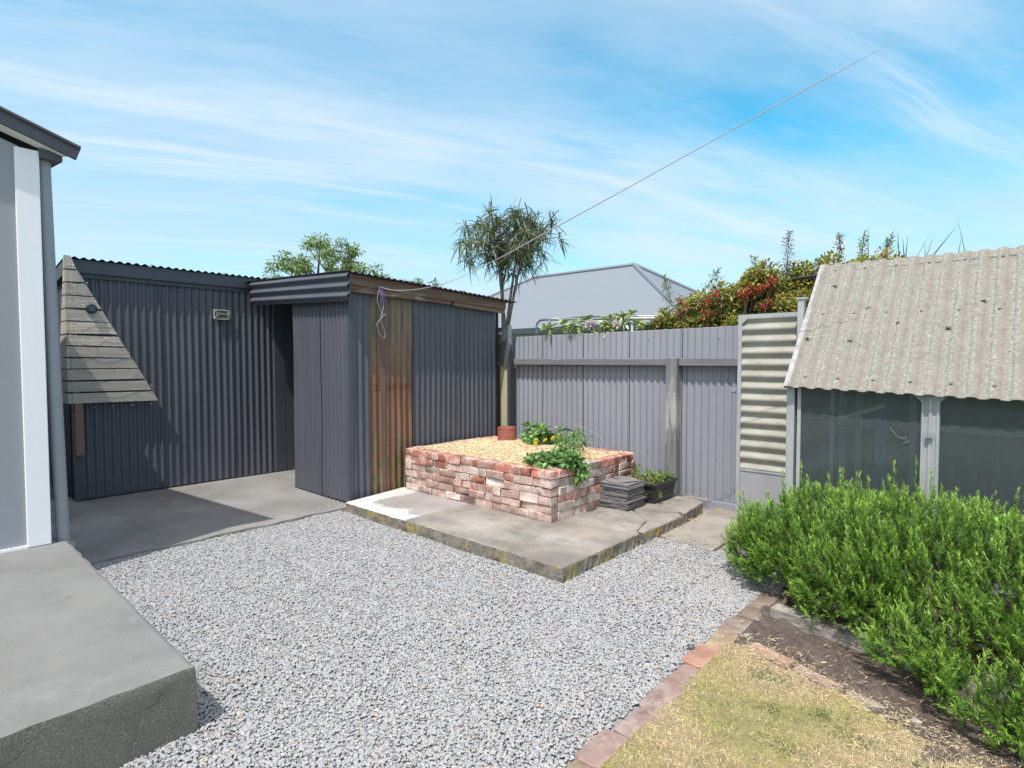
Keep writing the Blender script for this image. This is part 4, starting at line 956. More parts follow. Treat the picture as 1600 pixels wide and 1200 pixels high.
green_stem = mat('green stem', (.10, .16, .05), .7)
def planter_plants():
    cols = [(.20, .38, .10), (.30, .48, .17), (.14, .27, .08), (.42, .56, .28)]; w = [.35, .35, .2, .1]
    def cl(c, n, sp, r, k): return [((c[0] + rng.normal(0, sp[0]), c[1] + rng.normal(0, sp[1]), c[2] + abs(rng.normal(0, sp[2]))), r, k) for _ in range(n)]
    leafy('potato_plant', (-3.82, 4.66, .55), 'leafy green plant beside the terracotta pipe in the planter', 'plant', cl((-3.90, 4.76, .59), 16, (.09, .06, .05), .05, 44), (.07, .033), cols, green_stem, w=w, outward=1)
    leafy('potato_plant', (-3.12, 4.02, .55), 'leafy green plant spilling over the near right corner of the planter', 'plant',
          cl((-3.05, 3.99, .565), 19, (.09, .10, .035), .055, 46) + [((-2.88, 4.06, .55), .06, 44), ((-2.84, 4.08, .50), .045, 36), ((-2.85, 4.05, .46), .035, 26), ((-3.24, 3.86, .56), .055, 46), ((-3.16, 3.80, .56), .055, 46), ((-3.04, 3.82, .57), .06, 50)], (.075, .036), cols, green_stem, w=w, outward=1)
    leafy('potato_plant', (-3.2, 4.5, .55), 'thin green plant at the back right of the planter', 'plant', cl((-3.28, 4.40, .62), 12, (.10, .10, .06), .05, 30), (.045, .018), cols, green_stem, w=w, outward=1)
    # dark hand-shaped leaves
    t = thing('peony_plant', (-3.62, 4.86, .55), 'dark green plant with finger shaped leaves behind the planter corner plants', 'plant')
    f = MB(); s = MB(); b = np.array([-3.62, 4.86, .55])
    for i in range(15):
        a = rng.uniform(0, 6.28); c = b + np.array([.17 * math.cos(a), .08 * math.sin(a), rng.uniform(.08, .20)]); s.tube([b, (b + c) / 2 + [0, 0, .03], c], .003, 5)
        k = 11; an = np.linspace(-1.5, 1.5, k) + a; D = np.stack([np.cos(an), np.sin(an), rng.uniform(-.1, .4, k)], 1)
        blades(f, np.tile(c, (k, 1)), unit(D), rng.uniform(.06, .10, k), .014, .3, jitter_cols((.045, .10, .035), k, .2), prof=(.3, 1, .7, .05))
    f.build('foliage', M['leaf_gloss'], t); s.build('stem', green_stem, t)
    # yellow flowers
    t = thing('yellow_flowers', (-3.5, 4.45, .56), 'cluster of small yellow flowers between the planter plants', 'flowers')
    st = MB()
    for i, (x, y, z) in enumerate([(-3.42, 4.42, .695), (-3.46, 4.46, .68), (-3.39, 4.46, .70), (-3.62, 4.38, .655), (-3.58, 4.33, .63), (-3.53, 4.42, .66)]):
        k = 26; c = np.array([x, y, z]); f = MB(); D = rand_dir(k, .5); blades(f, np.tile(c, (k, 1)), D, .022, .016, .1, jitter_cols((.85, .70, .05), k, .1), prof=(.4, 1, .8))
        fo = f.build('flower', M['petal'], t); st = MB(); st.tube([(x + .03, y + .02, .55), (x + .01, y, z - .06), c], .002, 5); st.build('stem', green_stem, fo)
    # wire hoops
    g = 'wire hoops in the planter'
    for p, lab in (([(-3.06, 4.85, .53), (-3.09, 4.82, .64), (-3.18, 4.78, .735), (-3.30, 4.72, .79), (-3.38, 4.70, .80)], 'taller pale wire arc at the back right of the planter'),
                   ([(-3.16, 4.66, .53), (-3.22, 4.64, .60), (-3.33, 4.60, .665), (-3.45, 4.56, .70)], 'lower pale wire arc at the back right of the planter')):
        m = MB(); P = np.array(p); q = []
        for i in range(len(P) - 1):
            for f in np.linspace(0, 1, 5)[:-1]: q.append(P[i] * (1 - f) + P[i + 1] * f)
        q.append(P[-1]); q = np.array(q); q[1:-1] = (q[:-2] + q[1:-1] + q[2:]) / 3
        m.tube(q, .0018, 6); o = m.build('wire_hoop', M['rope'], smooth=True); tag(o, lab, 'wire', g)
planter_plants()

def slates():
    n = 21; z = .104
    cz = [(1, 1, 1), (.8, .8, .85), (1.2, 1.15, 1.15), (1.35, 1.2, 1.15)]
    for i in range(n):
        h = .0095 + rng.uniform(-.001, .0015)
        cx, cy = -2.735 + rng.normal(0, .006), 4.565 + rng.normal(0, .006); a = rng.normal(0, .03)
        lx, ly = .152 + rng.normal(0, .005), .155 + rng.normal(0, .005)
        # ragged slate outline
        poly = []
        for (p, q) in (((-lx, -ly), (lx, -ly)), ((lx, -ly), (lx, ly)), ((lx, ly), (-lx, ly)), ((-lx, ly), (-lx, -ly))):
            for f in np.linspace(0, 1, 10)[:-1]: poly.append((cx + p[0] + (q[0] - p[0]) * f + rng.normal(0, .003), cy + p[1] + (q[1] - p[1]) * f + rng.normal(0, .003)))
        c_, s_ = math.cos(a), math.sin(a)
        poly = [(cx + (x - cx) * c_ - (y - cy) * s_, cy + (x - cx) * s_ + (y - cy) * c_) for x, y in poly]
        m = MB(); cc = cz[rng.choice(4, p=[.4, .2, .25, .15])]
        m.prism(poly, z, z + h - .0008, cc); V = m.v[0]; V[:, 2] += (V[:, 0] - cx) * rng.normal(0, .008) * 0 + rng.normal(0, .0006, len(V))
        o = m.build('slate_tile', M['slate'])
        words = ['second','third','fourth','fifth','sixth','seventh','eighth','ninth','tenth','eleventh','twelfth','thirteenth','fourteenth','fifteenth','sixteenth','seventeenth','eighteenth','nineteenth','twentieth']
        lab = 'flat grey slate, %s from the top of the stack beside the planter' % words[min(18, n - 2 - i)]
        if i == n - 1: lab = 'large split slate lying on the top of the stack beside the planter'
        if i == 0: lab = 'lowest slate of the stack, resting on the concrete slab'
        tag(o, lab, 'slate', 'slates stacked beside the planter'); z += h + rng.uniform(.0005, .002)
    # loose shards on top
    for (x, y, w_, l_, a, cc, lab) in ((-2.77, 4.52, .13, .10, .3, (1.5, 1.25, 1.2), 'broken pinkish slate shard on top of the slate stack'), (-2.70, 4.62, .10, .12, 1.2, (1.7, 1.4, 1.25), 'broken pale slate shard on the far side of the stack top'), (-2.79, 4.64, .09, .09, 2.0, (.9, .9, 1), 'dark slate shard on the left of the stack top')):
        m = MB(); pts = [(x + w_ * math.cos(k * 1.047 + a) * rng.uniform(.7, 1.1), y + l_ * math.sin(k * 1.047 + a) * rng.uniform(.7, 1.1)) for k in range(6)]
        m.prism(pts, z, z + .004, cc); o = m.build('slate_shard', M['slate']); tag(o, lab, 'slate', 'shards on the slate stack'); z += .0005
        z += .0045
slates()

def trough():
    t = thing('planter_trough', (-2.66, 5.0, .1), 'black plastic trough planter between the slate stack and fence post', 'planter')
    X0, X1, Y0, Y1 = -2.84, -2.50, 4.80, 5.24
    b = MB()
    def ring(ins, z): return [(X0 + ins, Y0 + ins, z), (X1 - ins, Y0 + ins, z), (X1 - ins, Y1 - ins, z), (X0 + ins, Y1 - ins, z)]
    vs = ring(.035, .10) + ring(.012, .265) + ring(-.004, .268) + ring(-.004, .29) + ring(.014, .29) + ring(.02, .25)
    b.add(vs, [(3, 2, 1, 0)] + [(r * 4 + i, r * 4 + (i + 1) % 4, (r + 1) * 4 + (i + 1) % 4, (r + 1) * 4 + i) for r in range(5) for i in range(4)])
    # horizontal ribs
    for z, ins in ((.16, .024), (.21, .017)):
        b.box((X1 - ins - .004, Y0 + ins + .02, z), (X1 - ins + .003, Y1 - ins - .02, z + .006)); b.box((X0 + ins, Y0 + ins - .003, z), (X1 - ins, Y0 + ins + .004, z + .006))
    b.build('tub', M['black_plastic'], t)
    s = MB(); s.box((X0 + .02, Y0 + .02, .2), (X1 - .02, Y1 - .02, .262)); s.build('soil', M['soil'], t)
    cols = [(.19, .31, .08), (.30, .42, .11), (.13, .21, .06), (.48, .45, .12)]
    cl = [((rng.uniform(-2.98, -2.54), rng.uniform(4.82, 5.18), rng.uniform(.29, .37)), .05, 55) for _ in range(20)]
    cl += [((-2.56, 5.16, .30), .04, 30), ((-2.495, 4.86, .20), .025, 16), ((-2.60, 4.79, .19), .025, 14)]
    leafy('trough_plant', (-2.68, 5.0, .25), 'small green and yellow leafed plant growing in the black trough', 'plant', cl, (.028, .014), cols, green_stem, w=[.35, .3, .15, .2], stem_r=.002)
trough()

# ---------------------------------------------------------------- fence
def fence():
    t = thing('corrugated_fence', (-3.3, 5.45, 0), 'blue grey painted corrugated iron fence with timber rail behind the planter', 'fence')
    Y = 5.46; x0 = -5.00; x1 = -1.25
    s = MB(); corr(s, (x0, Y, 0), (1, 0, 0), (0, 0, 1), x1 - x0, lambda q: .06, lambda q: 1.765 + q * .009, Nn=(0, -1, 0), nv=14, sheet=.61, wob=.0035, lap=.006, gap=.004)
    for k in range(1, 7):
        xs = x0 + .61 * k - .002; bk = MB(); bk.box((xs - .022, Y + .012, .07), (xs + .022, Y + .016, 1.75)); bk.build('gap_backing', M['dark_inside'], t)  # dark strips added behind the sheet gaps to keep light from showing through
    nz = [(x0 + .076 * k, Y - .012, z + rng.normal(0, .01)) for z in (.5, 1.68) for k in range(2, 46, 5)]
    nails(s, nz, (0, -1, 0), .007, (1.15, 1.15, 1.15)); solid(s.build('sheeting', M['fence_paint'], t, smooth=True), .0015)
    r = MB()
    for a, b_ in ((-4.83, -2.695), (-2.565, -1.3)):
        n = 24; P = np.linspace(a, b_, n + 1)
        for i in range(n):
            pass
        r.box((a, Y - .095, 1.405 + rng.uniform(0, .004)), (b_, Y - .012, 1.485), bev=.006)
    r.build('rail', M['fence_timber'], t)
    p = MB(); p.box((-2.69, Y - .125, 0), (-2.57, Y - .014, 1.49), bev=.008); p.build('post', M['post_timber'], t)
    k = MB(); k.box((-2.52, Y - .035, -.02), (-1.3, Y - .013, .075), bev=.003); k.build('kick_board', M['fence_paint'], t)
    # round white patch fixing
    n = 14; q = MB(); q.tube([(-2.035, Y - .0105, 1.18), (-2.035, Y - .0135, 1.18)], .024, 14); q.build('cap', mat('pale cap', (.36, .36, .40), .6, (.31, .31, .35), 60), t)
fence()

def gate_post():
    t = thing('fence_end_post', (-4.85, 5.35, 0), 'pale treated timber post with dark cover board and galvanised top plate', 'post')
    a = MB(); a.box((-4.985, 5.30, .0), (-4.862, 5.36, 1.42), bev=.004); a.build('pine_post', M['pale_wood'], t)
    a = MB(); a.add([(-4.955, 5.275, 1.41), (-4.845, 5.275, 1.38), (-4.785, 5.275, 1.62), (-4.825, 5.275, 1.71), (-4.93, 5.275, 1.715), (-4.955, 5.298, 1.41), (-4.845, 5.298, 1.38), (-4.785, 5.298, 1.62), (-4.825, 5.298, 1.71), (-4.93, 5.298, 1.715)],
                    [(0, 1, 2, 3, 4), (9, 8, 7, 6, 5)] + [(i, 5 + i, 5 + (i + 1) % 5, (i + 1) % 5) for i in range(5)])
    a.build('cover_board', mat('dark painted board', (.075, .078, .09), .7, (.10, .10, .11), 5), t)
    a = MB(); a.box((-4.95, 5.302, 1.66), (-4.835, 5.365, 1.915), bev=.003); a.build('metal_cap', M['galv'], t)
    a = MB(); a.box((-4.852, 5.30, .2), (-4.792, 5.345, 1.58)); a.build('steel_channel', mat('dark steel', (.05, .05, .06), .5, (.035, .035, .04), 20), t)
    # toothed strip on its face
    z = MB()
    for i in range(62):
        zz = .45 + i * .018
        z.add([(-4.838, 5.298, zz), (-4.822, 5.298, zz + .009), (-4.838, 5.298, zz + .018), (-4.838, 5.288, zz), (-4.822, 5.288, zz + .009), (-4.838, 5.288, zz + .018)], [(0, 1, 2), (5, 4, 3), (0, 3, 4, 1), (1, 4, 5, 2)])
        z.add([(-4.812, 5.298, zz + .009), (-4.824, 5.298, zz + .016), (-4.812, 5.298, zz + .024), (-4.812, 5.288, zz + .009), (-4.824, 5.288, zz + .016), (-4.812, 5.288, zz + .024)], [(0, 2, 1), (3, 4, 5), (0, 1, 4, 3), (1, 2, 5, 4)])
    z.build('toothed_strip', mat('rusty toothed strip', (.20, .18, .175), .6, (.10, .08, .075), 40), t)
    # filler boards between the shed and the post
    f = thing('filler_panel', (-5.05, 5.5, 0), 'patched boards closing the gap between small shed and fence', 'panel')
    a = MB(); a.box((-5.35, 5.37, 0), (-4.99, 5.39, 1.42)); a.build('board', mat('stained board', (.20, .15, .10), .8, (.28, .24, .19), 5, (6, 6, .6), layers=[((.30, .06, .05), 4, .62, .7, .8)]), f)
    a = MB(); a.box((-5.35, 5.372, 1.425), (-4.96, 5.385, 1.80)); a.build('blue_panel', mat('blue grey panel', (.22, .27, .30), .6, (.32, .37, .40), 6), f)
    a = MB(); a.beam((-5.12, 5.345, 1.53), (-4.95, 5.345, 1.78), .03, .07); a.beam((-5.3, 5.40, 1.86), (-4.95, 5.40, 1.87), .04, .05, (2, 2, 2)); a.build('brace', M['brown_wood'], f)
gate_post()

# ---------------------------------------------------------------- greenhouse
def greenhouse():
    t = thing('greenhouse', (-.3, 5, 0), 'old glazed greenhouse with lichened corrugated cement roof', 'greenhouse')
    XL = -1.285; XR = 3.2; YE = 4.50; YR = 5.48
    def ze(x): return 1.262 - .036 * (x - XL) * 1.0
    def zr(x): return 2.285 - .008 * (x - XL)
    # roof as bilinear corrugated patch
    p = .107; n = int((XR - XL) / p * 14); s = np.linspace(0, XR - XL, n + 1); nv = 16
    TT = np.array([0, .004] + list(np.linspace(0, 1, nv - 1)[1:-1]) + [.996, 1])
    wave = .0085 * np.tanh(2.8 * np.cos(2 * np.pi * s / p)) / np.tanh(2.8) * .95
    vs = []
    for t_ in TT:
        x = XL + s; y = YE + (YR - YE) * t_ + 0 * s; z = np.array([ze(a) for a in x]) * (1 - t_) + np.array([zr(a) for a in x]) * t_
        jit = .0015 * np.sin(3 * x + 7 * t_)
        nn = np.array([0, -.72, .69]); P = np.stack([x, y, z], 1) + nn * (wave + jit)[:, None]; vs.append(P)
    vs = np.concatenate(vs); n1 = n + 1
    fs = np.array([[j * n1 + i, j * n1 + i + 1, (j + 1) * n1 + i + 1, (j + 1) * n1 + i] for j in range(nv) for i in range(n)])
    r = MB(); r.quads(vs, fs, np.ones((len(fs), 3)))
    nz = []
    for k in range(1, 40, 2):
        x = XL + p * k
        for f in (.07, .55, .93):
            nz.append((x, YE + (YR - YE) * f - .009, ze(x) * (1 - f) + zr(x) * f + .009))
    nails(r, nz, (0, -.72, .69), .010); o = r.build('roof', M['cement_sheet'], t, smooth=True); solid(o, .006)
    # moss tufts on the roof
    ms = MB()
    for f1, f2 in ((.06, .78), (.19, .58), (.155, .33), (.285, .46), (.42, .42), (.50, .60), (.02, .35)):
        x = XL + 2.9 * f1 * .75; c = np.array([x, YE + (YR - YE) * f2, ze(x) * (1 - f2) + zr(x) * f2 + .014])
        k = 70; rr = rng.uniform(.004, .013); P = c + rng.normal(0, 1, (k, 3)) * [rr, rr * .35, rr * .35]; blades(ms, P, rand_dir(k), .010, .005, .1, jitter_cols(None, k, .2, [(.10, .08, .05), (.20, .20, .12), (.28, .28, .18)], [.25, .4, .35]), prof=(.6, 1, .3))
    mo = ms.build('moss', M['grass'], o); mo['kind'] = 'stuff'
    # left gable flashing
    e = MB(); e.beam((XL - .008, YE - .0, ze(XL) - .002), (XL - .008, YR, zr(XL) - .002), .035, .026, up=(0, -.7, .7)); e.build('edge_flashing', mat('flaking white flashing', (.40, .395, .40), .6, (.26, .25, .245), 20, layers=[((.2, .19, .18), 22, .62, .7, .7)]), t)
    Yw = 4.60
    fr = MB()
    for xc, w_ in ((-1.28, .055), (-.425, .10), (.75, .10), (2.0, .10)):
        fr = MB(); fr.box((xc - w_ / 2, Yw - .03, 0), (xc + w_ / 2, Yw + .03, ze(xc) + .045), bev=.003)
        if w_ > .06: fr.box((xc - .008, Yw - .042, .3), (xc + .010, Yw - .03, ze(xc) + .01)); fr.box((xc - .045, Yw - .04, .3), (xc - .035, Yw - .03, ze(xc) + .01)); fr.box((xc + .034, Yw - .04, .3), (xc + .044, Yw - .03, ze(xc) + .01))
        fr.build('front_post', M['alu'], t)
    fr = MB(); fr.beam((-1.26, Yw, ze(-1.28) + .04), (XR, Yw, ze(XR) + .04), .05, .05); fr.beam((-1.30, Yw, .34), (XR, Yw, .34), .06, .07)
    fr.box((-1.235, Yw - .018, .38), (-1.21, Yw + .018, 1.29)); fr.build('window_frame', M['alu'], t)
    g = MB(); bkt = MB()
    vb = [(-.475, 1.185), (-.375, 1.185), (-.33, 1.235), (-.52, 1.235)]; bkt.add([(x, Yw - .036, z) for x, z in vb] + [(x, Yw - .030, z) for x, z in vb], [(0, 1, 2, 3), (7, 6, 5, 4), (0, 4, 5, 1), (1, 5, 6, 2), (2, 6, 7, 3), (3, 7, 4, 0)])
    bkt.build('bracket', M['galv'], t); bkt = MB()
    bkt.tube([(-.425, Yw - .044, .965), (-.425, Yw - .062, .965)], .021, 18); bkt.tube([(-.425, Yw - .06, .965), (-.425, Yw - .068, .965)], .012, 14)
    bkt.build('round_knob', M['galv'], t)
    for a, b_ in ((-1.21, -.475), (-.375, .70), (.80, 1.95), (2.05, XR)):
        g = MB(); g.box((a, Yw - .003, .375), (b_, Yw + .003, 1.275)); g.build('glass_pane', M['glass'], t)
    # lower solid wall
    b = MB(); b.box((-1.26, Yw - .012, 0), (XR, Yw + .012, .305)); b.build('base_wall', M['alu_sheet'], t)
    # back, left and far walls
    b = MB(); b.box((XL + .02, YR - .06, 0), (XR, YR - .02, zr(0) - .06)); lw = MB(); lw.add([(XL + .02, Yw + .04, 0), (XL + .02, YR - .07, 0), (XL + .02, YR - .07, 2.17), (XL + .02, Yw + .04, 1.27)], [(0, 1, 2, 3)]); solid(lw.build('left_wall', M['cream_sheet'], t), .003)
    b.box((XR - .03, Yw + .04, 0), (XR, YR - .07, 1.2)); b.build('back_wall', mat('dim boards', (.13, .15, .155), .9, (.22, .24, .24), 4, (5, 5, .5)), t)
    b = MB()
    for x in (-1.10, -.98, -.62): b.box((x, 5.28, 0), (x + .045, 5.33, 2.0))
    b.box((-1.06, 4.80, 0), (-1.035, 4.85, 1.42)); b.beam((-1.3, 5.3, .95), (XR, 5.3, .95), .05, .06); b.build('inner_stud', M['alu'], t)
    # things inside
    a = MB(); a.beam((-1.0, 4.78, 1.02), (-.72, 4.85, 1.13), .02, .03); o = a.build('wooden_lath', mat('lath', (.62, .52, .45), .8)); tag(o, 'pale wooden lath leaning behind the left greenhouse glass', 'lath')
    a = MB(); vs = []
    for j in range(9):
        for i in range(9): vs.append((-.80 + .012 * i + .01 * math.sin(j * .6), 4.95 + .02 * math.sin(i * 1.6 + j * .2), 1.5 - j * .13))
    a.add(vs, [(j * 9 + i, j * 9 + i + 1, (j + 1) * 9 + i + 1, (j + 1) * 9 + i) for j in range(8) for i in range(8)]); o = a.build('blue_cloth', M['blue_tarp'], smooth=True); solid(o, .003); tag(o, 'narrow blue cloth hanging inside the greenhouse', 'cloth')
    a = MB(); P = [(-1.13 + .10 * math.cos(x), 4.66, 1.14 + .13 * math.sin(x)) for x in np.linspace(2.2, 5.4, 14)] + [(-.96, 4.66, 1.10), (-.88, 4.67, 1.14)]
    a.tube(P, .006, 8); o = a.build('hanging_hose', M['black_hose'], smooth=True); tag(o, 'looped dark hose behind the left end of the greenhouse glass', 'hose')
    a = MB(); a.tube([(-.60, 4.585, .94), (-.575, 4.585, .93), (-.545, 4.585, .945), (-.56, 4.585, .92), (-.535, 4.585, .915), (-.575, 4.585, .895)], .0014, 5); a.tube([(-.65, 4.585, 1.0), (-.61, 4.585, .95)], .0012, 5)
    o = a.build('string_scrap', M['rope']); tag(o, 'zigzag scrap of pale string on the left greenhouse glass', 'string')
    a = MB(); P = [(-1.58, 5.6, 2.20), (-1.48, 5.6, 2.212), (-1.36, 5.6, 2.22), (-1.2, 5.6, 2.225)]
    a.tube(P, .013, 10); o = a.build('black_pipe', M['black_hose'], smooth=True); tag(o, 'black pipe end sticking out beside the greenhouse roof top', 'pipe')
greenhouse()

def door_panel():
    t = thing('greenhouse_door', (-1.6, 5.15, 0), 'framed door leaf of cream corrugated sheeting over a flat metal panel', 'door')
    Y = 5.15; x0, x1 = -1.89, -1.345; z1 = 1.865
    f = MB(); f.box((x0, Y - .015, .0), (x0 + .035, Y + .015, z1), bev=.003); f.box((x1 - .03, Y - .015, 0), (x1, Y + .015, z1 + .01)); f.box((x0 + .036, Y - .013, z1 - .03), (x1 - .031, Y + .013, z1 + .003)); f.box((x0 + .036, Y - .012, .470), (x1 - .031, Y + .010, .49))
    f.add([(x0 + .036, Y - .017, z1 - .08), (x0 + .036, Y - .017, z1 - .031), (x0 + .085, Y - .017, z1 - .031), (x0 + .036, Y - .011, z1 - .08), (x0 + .036, Y - .011, z1 - .031), (x0 + .085, Y - .011, z1 - .031)], [(0, 2, 1), (3, 4, 5), (0, 3, 5, 2)])
    f.build('frame', M['alu'], t)
    c = MB(); corr(c, (x0 + .03, Y, .49), (0, 0, 1), (1, 0, 0), z1 - .52, 0, x1 - x0 - .055, pitch=.104, amp=.013, Nn=(0, -1, 0), nv=4, sheet=3, seg=14, wob=.001)
    solid(c.build('corrugated_sheet', M['cream_sheet'], t, smooth=True), .002)
    c = MB(); c.box((x0 + .03, Y - .004, .02), (x1 - .03, Y + .004, .468)); c.build('flat_panel', M['alu_sheet'], t)
    p = MB(); p.box((-1.365, 5.02, 0), (-1.32, 5.07, 1.96)); p.box((-1.375, 5.01, 1.96), (-1.30, 5.08, 1.975)); o = p.build('roof_post', M['alu']); tag(o, 'short grey post end rising between door leaf and greenhouse roof', 'post')
door_panel()

# ---------------------------------------------------------------- rosemary
def rosemary():
    t = thing('rosemary_bush', (-.2, 3.7, 0), 'large dense green rosemary bush in front of the greenhouse', 'bush')
    f = MB(); s = MB()
    # ellipsoid lobes: centre, radii
    lobes = [((-.78, 3.95, .25), (.60, .52, .36)), ((-1.12, 3.98, .21), (.36, .42, .26)), ((-.30, 3.82, .28), (.70, .62, .40)), ((.30, 3.62, .24), (.75, .72, .40)), ((.90, 3.5, .24), (.75, .80, .40)), ((-.1, 3.30, .14), (.42, .36, .24)), ((.30, 2.98, .12), (.45, .32, .22)), ((.9, 2.9, .15), (.6, .4, .28)), ((-.5, 3.55, .22), (.5, .4, .28)), ((-.22, 3.08, .14), (.26, .26, .17)), ((.05, 2.86, .12), (.22, .22, .15))]
    C = np.array([l[0] for l in lobes]); Rr = np.array([l[1] for l in lobes])
    def inside(P, k=.93):
        m = np.zeros(len(P), bool)
        for c, r in zip(C, Rr): m |= (((P - c) / (r * k)) ** 2).sum(1) < 1
        return m
    tips = []; dirs = []
    K_ = .66
    for c, r in zip(C, Rr):
        n = int(3600 * K_ * (r[0] * r[1] + r[0] * r[2] + r[1] * r[2]) / 1.0)
        d = rand_dir(n); P = c + d * r; nn = unit(d / r)
        ok = ~inside(P, .96) & (P[:, 2] > np.where(P[:, 0] > -.1, .04, .10)) & (P[:, 1] < 4.75)
        # bumpiness
        P = P[ok]; nn = nn[ok]; P += nn * (.05 * np.sin(P[:, :1] * 11 + 3) * np.sin(P[:, 1:2] * 9 + P[:, 2:3] * 12) + rng.normal(0, .015, (len(P), 1)))
        tips.append(P); dirs.append(nn)
    T = np.concatenate(tips); Nn = np.concatenate(dirs)
    T[:, 1] = np.where(T[:, 0] < -1.25, T[:, 1], T[:, 1])
    n = len(T)
    up = np.array([0, 0, 1.])
    D = unit(Nn * .62 + up * .60 + rng.normal(0, .24, (n, 3)))
    Ln = rng.uniform(.07, .15, n); Ln = np.where(Nn[:, 2] > .5, Ln * rng.uniform(.9, 1.6, n), Ln)
    B = T - D * (Ln * .75)[:, None]
    # inner fill sprigs, deeper
    n2 = int(n * .9); idx = rng.integers(0, n, n2); B2 = B[idx] - Nn[idx] * rng.uniform(.05, .22, (n2, 1)); B2[:, 2] = np.maximum(B2[:, 2], .02); D2 = unit(D[idx] + rng.normal(0, .35, (n2, 3))); L2 = rng.uniform(.07, .12, n2)
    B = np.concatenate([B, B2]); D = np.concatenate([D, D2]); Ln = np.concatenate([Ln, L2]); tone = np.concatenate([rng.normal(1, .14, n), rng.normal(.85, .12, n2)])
    # long stray shoots
    n3 = 170; a = rng.choice(np.where(Nn[:, 2] > .35)[0], n3); B3 = T[a]; D3 = unit(Nn[a] * .4 + up * 1.0); L3 = rng.uniform(.10, .17, n3)
    B = np.concatenate([B, B3]); D = np.concatenate([D, D3]); Ln = np.concatenate([Ln, L3]); tone = np.concatenate([tone, np.full(n3, 1.15)])
    N_ = len(B); bend = rng.uniform(-.1, .25, N_)
    # needles
    for lay in range(22):
        fr = (lay + rng.random(N_)) / 22
        c = B + D * (Ln * fr)[:, None]; c[:, 2] += bend * Ln * fr * fr * .5
        for q in range(2):
            r1 = rand_dir(N_); side = unit(r1 - D * (r1 * D).sum(1)[:, None]); ang = .9 - .55 * fr
            nd = unit(side * ang[:, None] + D * .75)
            nl = rng.uniform(.021, .035, N_) * (1 - .25 * fr)
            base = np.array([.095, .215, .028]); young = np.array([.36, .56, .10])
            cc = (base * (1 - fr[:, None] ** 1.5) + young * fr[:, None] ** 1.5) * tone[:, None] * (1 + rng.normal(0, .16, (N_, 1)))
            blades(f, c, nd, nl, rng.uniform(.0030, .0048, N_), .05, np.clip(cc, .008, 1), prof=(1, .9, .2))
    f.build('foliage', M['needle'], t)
    # stems
    idx = rng.choice(N_, 2600, replace=False)
    q = MB()
    P0 = B[idx] - D[idx] * .08; P1 = B[idx] + (D[idx] * Ln[idx][:, None]) * .8
    blades(q, P0, unit(P1 - P0), np.linalg.norm(P1 - P0, axis=1), .0035, 0, jitter_cols((.17, .13, .07), len(idx), .2), prof=(1, .8, .5)); q.build('twigs', M['grass'], t)
    for _ in range(70):
        c = C[rng.integers(0, len(C))]; b = np.array([c[0] + rng.normal(0, .12), 3.75 + rng.normal(0, .15), 0]); e = c + rand_dir(1)[0] * [.28, .22, .15]; e[2] = max(.10, e[2]); e[0] = max(e[0], -1.12); e[1] = max(e[1], 3.1); b[0] = max(b[0], -1.0); m = (b + e) / 2 + np.array([0, 0, .06])
        s.tube([b, b * .6 + m * .4, m, e], [.012, .010, .008, .004], 6)
    # dark dead inner wood
    s.build('branch', M['twig'], t)
rosemary()

# ---------------------------------------------------------------- plants beyond the fence
def rhododendron():
    cols = [(.34, .42, .13), (.46, .52, .20), (.22, .30, .09)]
    t = thing('rhododendron', (-3.9, 5.95, 0), 'leafy shrub with pale pink blooms peeping over the fence', 'shrub')
    f = MB(); s = MB(); fl = MB()
    heads = []
    for x, z in ((-4.25, 1.80), (-4.12, 1.78), (-4.20, 1.90), (-4.0, 1.84), (-3.88, 1.80), (-3.78, 1.93), (-3.62, 1.78), (-3.5, 1.92), (-3.40, 1.82), (-3.36, 1.93), (-3.72, 1.80), (-3.28, 1.97), (-3.18, 1.80), (-3.24, 1.95), (-3.9, 1.9), (-4.32, 1.84), (-3.56, 1.84), (-3.1, 1.85), (-3.0, 1.80), (-2.9, 1.82)):
        heads.append((x - .12, 5.75 + rng.uniform(-.16, .2), z + .035))
    heads += [(-4.30, 5.47, 1.87), (-3.95, 5.47, 1.88), (-3.5, 5.48, 1.88)]
    for i, h in enumerate(heads):
        h = np.array(h); b = np.array([-3.8 + rng.normal(0, .2), 6.0, .6]); s.tube([b, (b + h) / 2 + rng.normal(0, .05, 3), h], [.012, .008, .004], 6)
        k = 16; a = np.linspace(0, 6.28, k, endpoint=False) + rng.normal(0, .2, k); D = np.stack([np.cos(a), np.sin(a), rng.uniform(-.2, .9, k)], 1)
        blades(f, np.tile(h, (k, 1)) + rng.normal(0, .01, (k, 3)), unit(D), rng.uniform(.08, .13, k), rng.uniform(.028, .036, k), .25, jitter_cols(None, k, .18, cols, [.4, .35, .25]), prof=(.25, .9, 1, .05))
        k = 10; P = h - np.array([0, 0, .09]) + rng.normal(0, .035, (k, 3)); blades(f, P, rand_dir(k), .09, .026, .3, jitter_cols(None, k, .18, cols, [.3, .3, .4]), prof=(.25, .9, 1, .05))
    f.build('foliage', M['leaf_gloss'], t); s.build('stem', M['bark'], t)
    for (x, y, z, r) in ((-3.80, 5.62, 1.885, .06), (-3.44, 5.62, 1.86, .04), (-3.5, 5.66, 1.88, .03)):
        fl = MB(); k = 90; d = rand_dir(k, .2); P = np.array([x, y, z]) + d * r * .5; blades(fl, P, d, r * .75, r * .55, .1, jitter_cols((.68, .60, .62), k, .08), prof=(.5, 1, .9)); fl.build('bloom', M['petal'], t)
rhododendron()

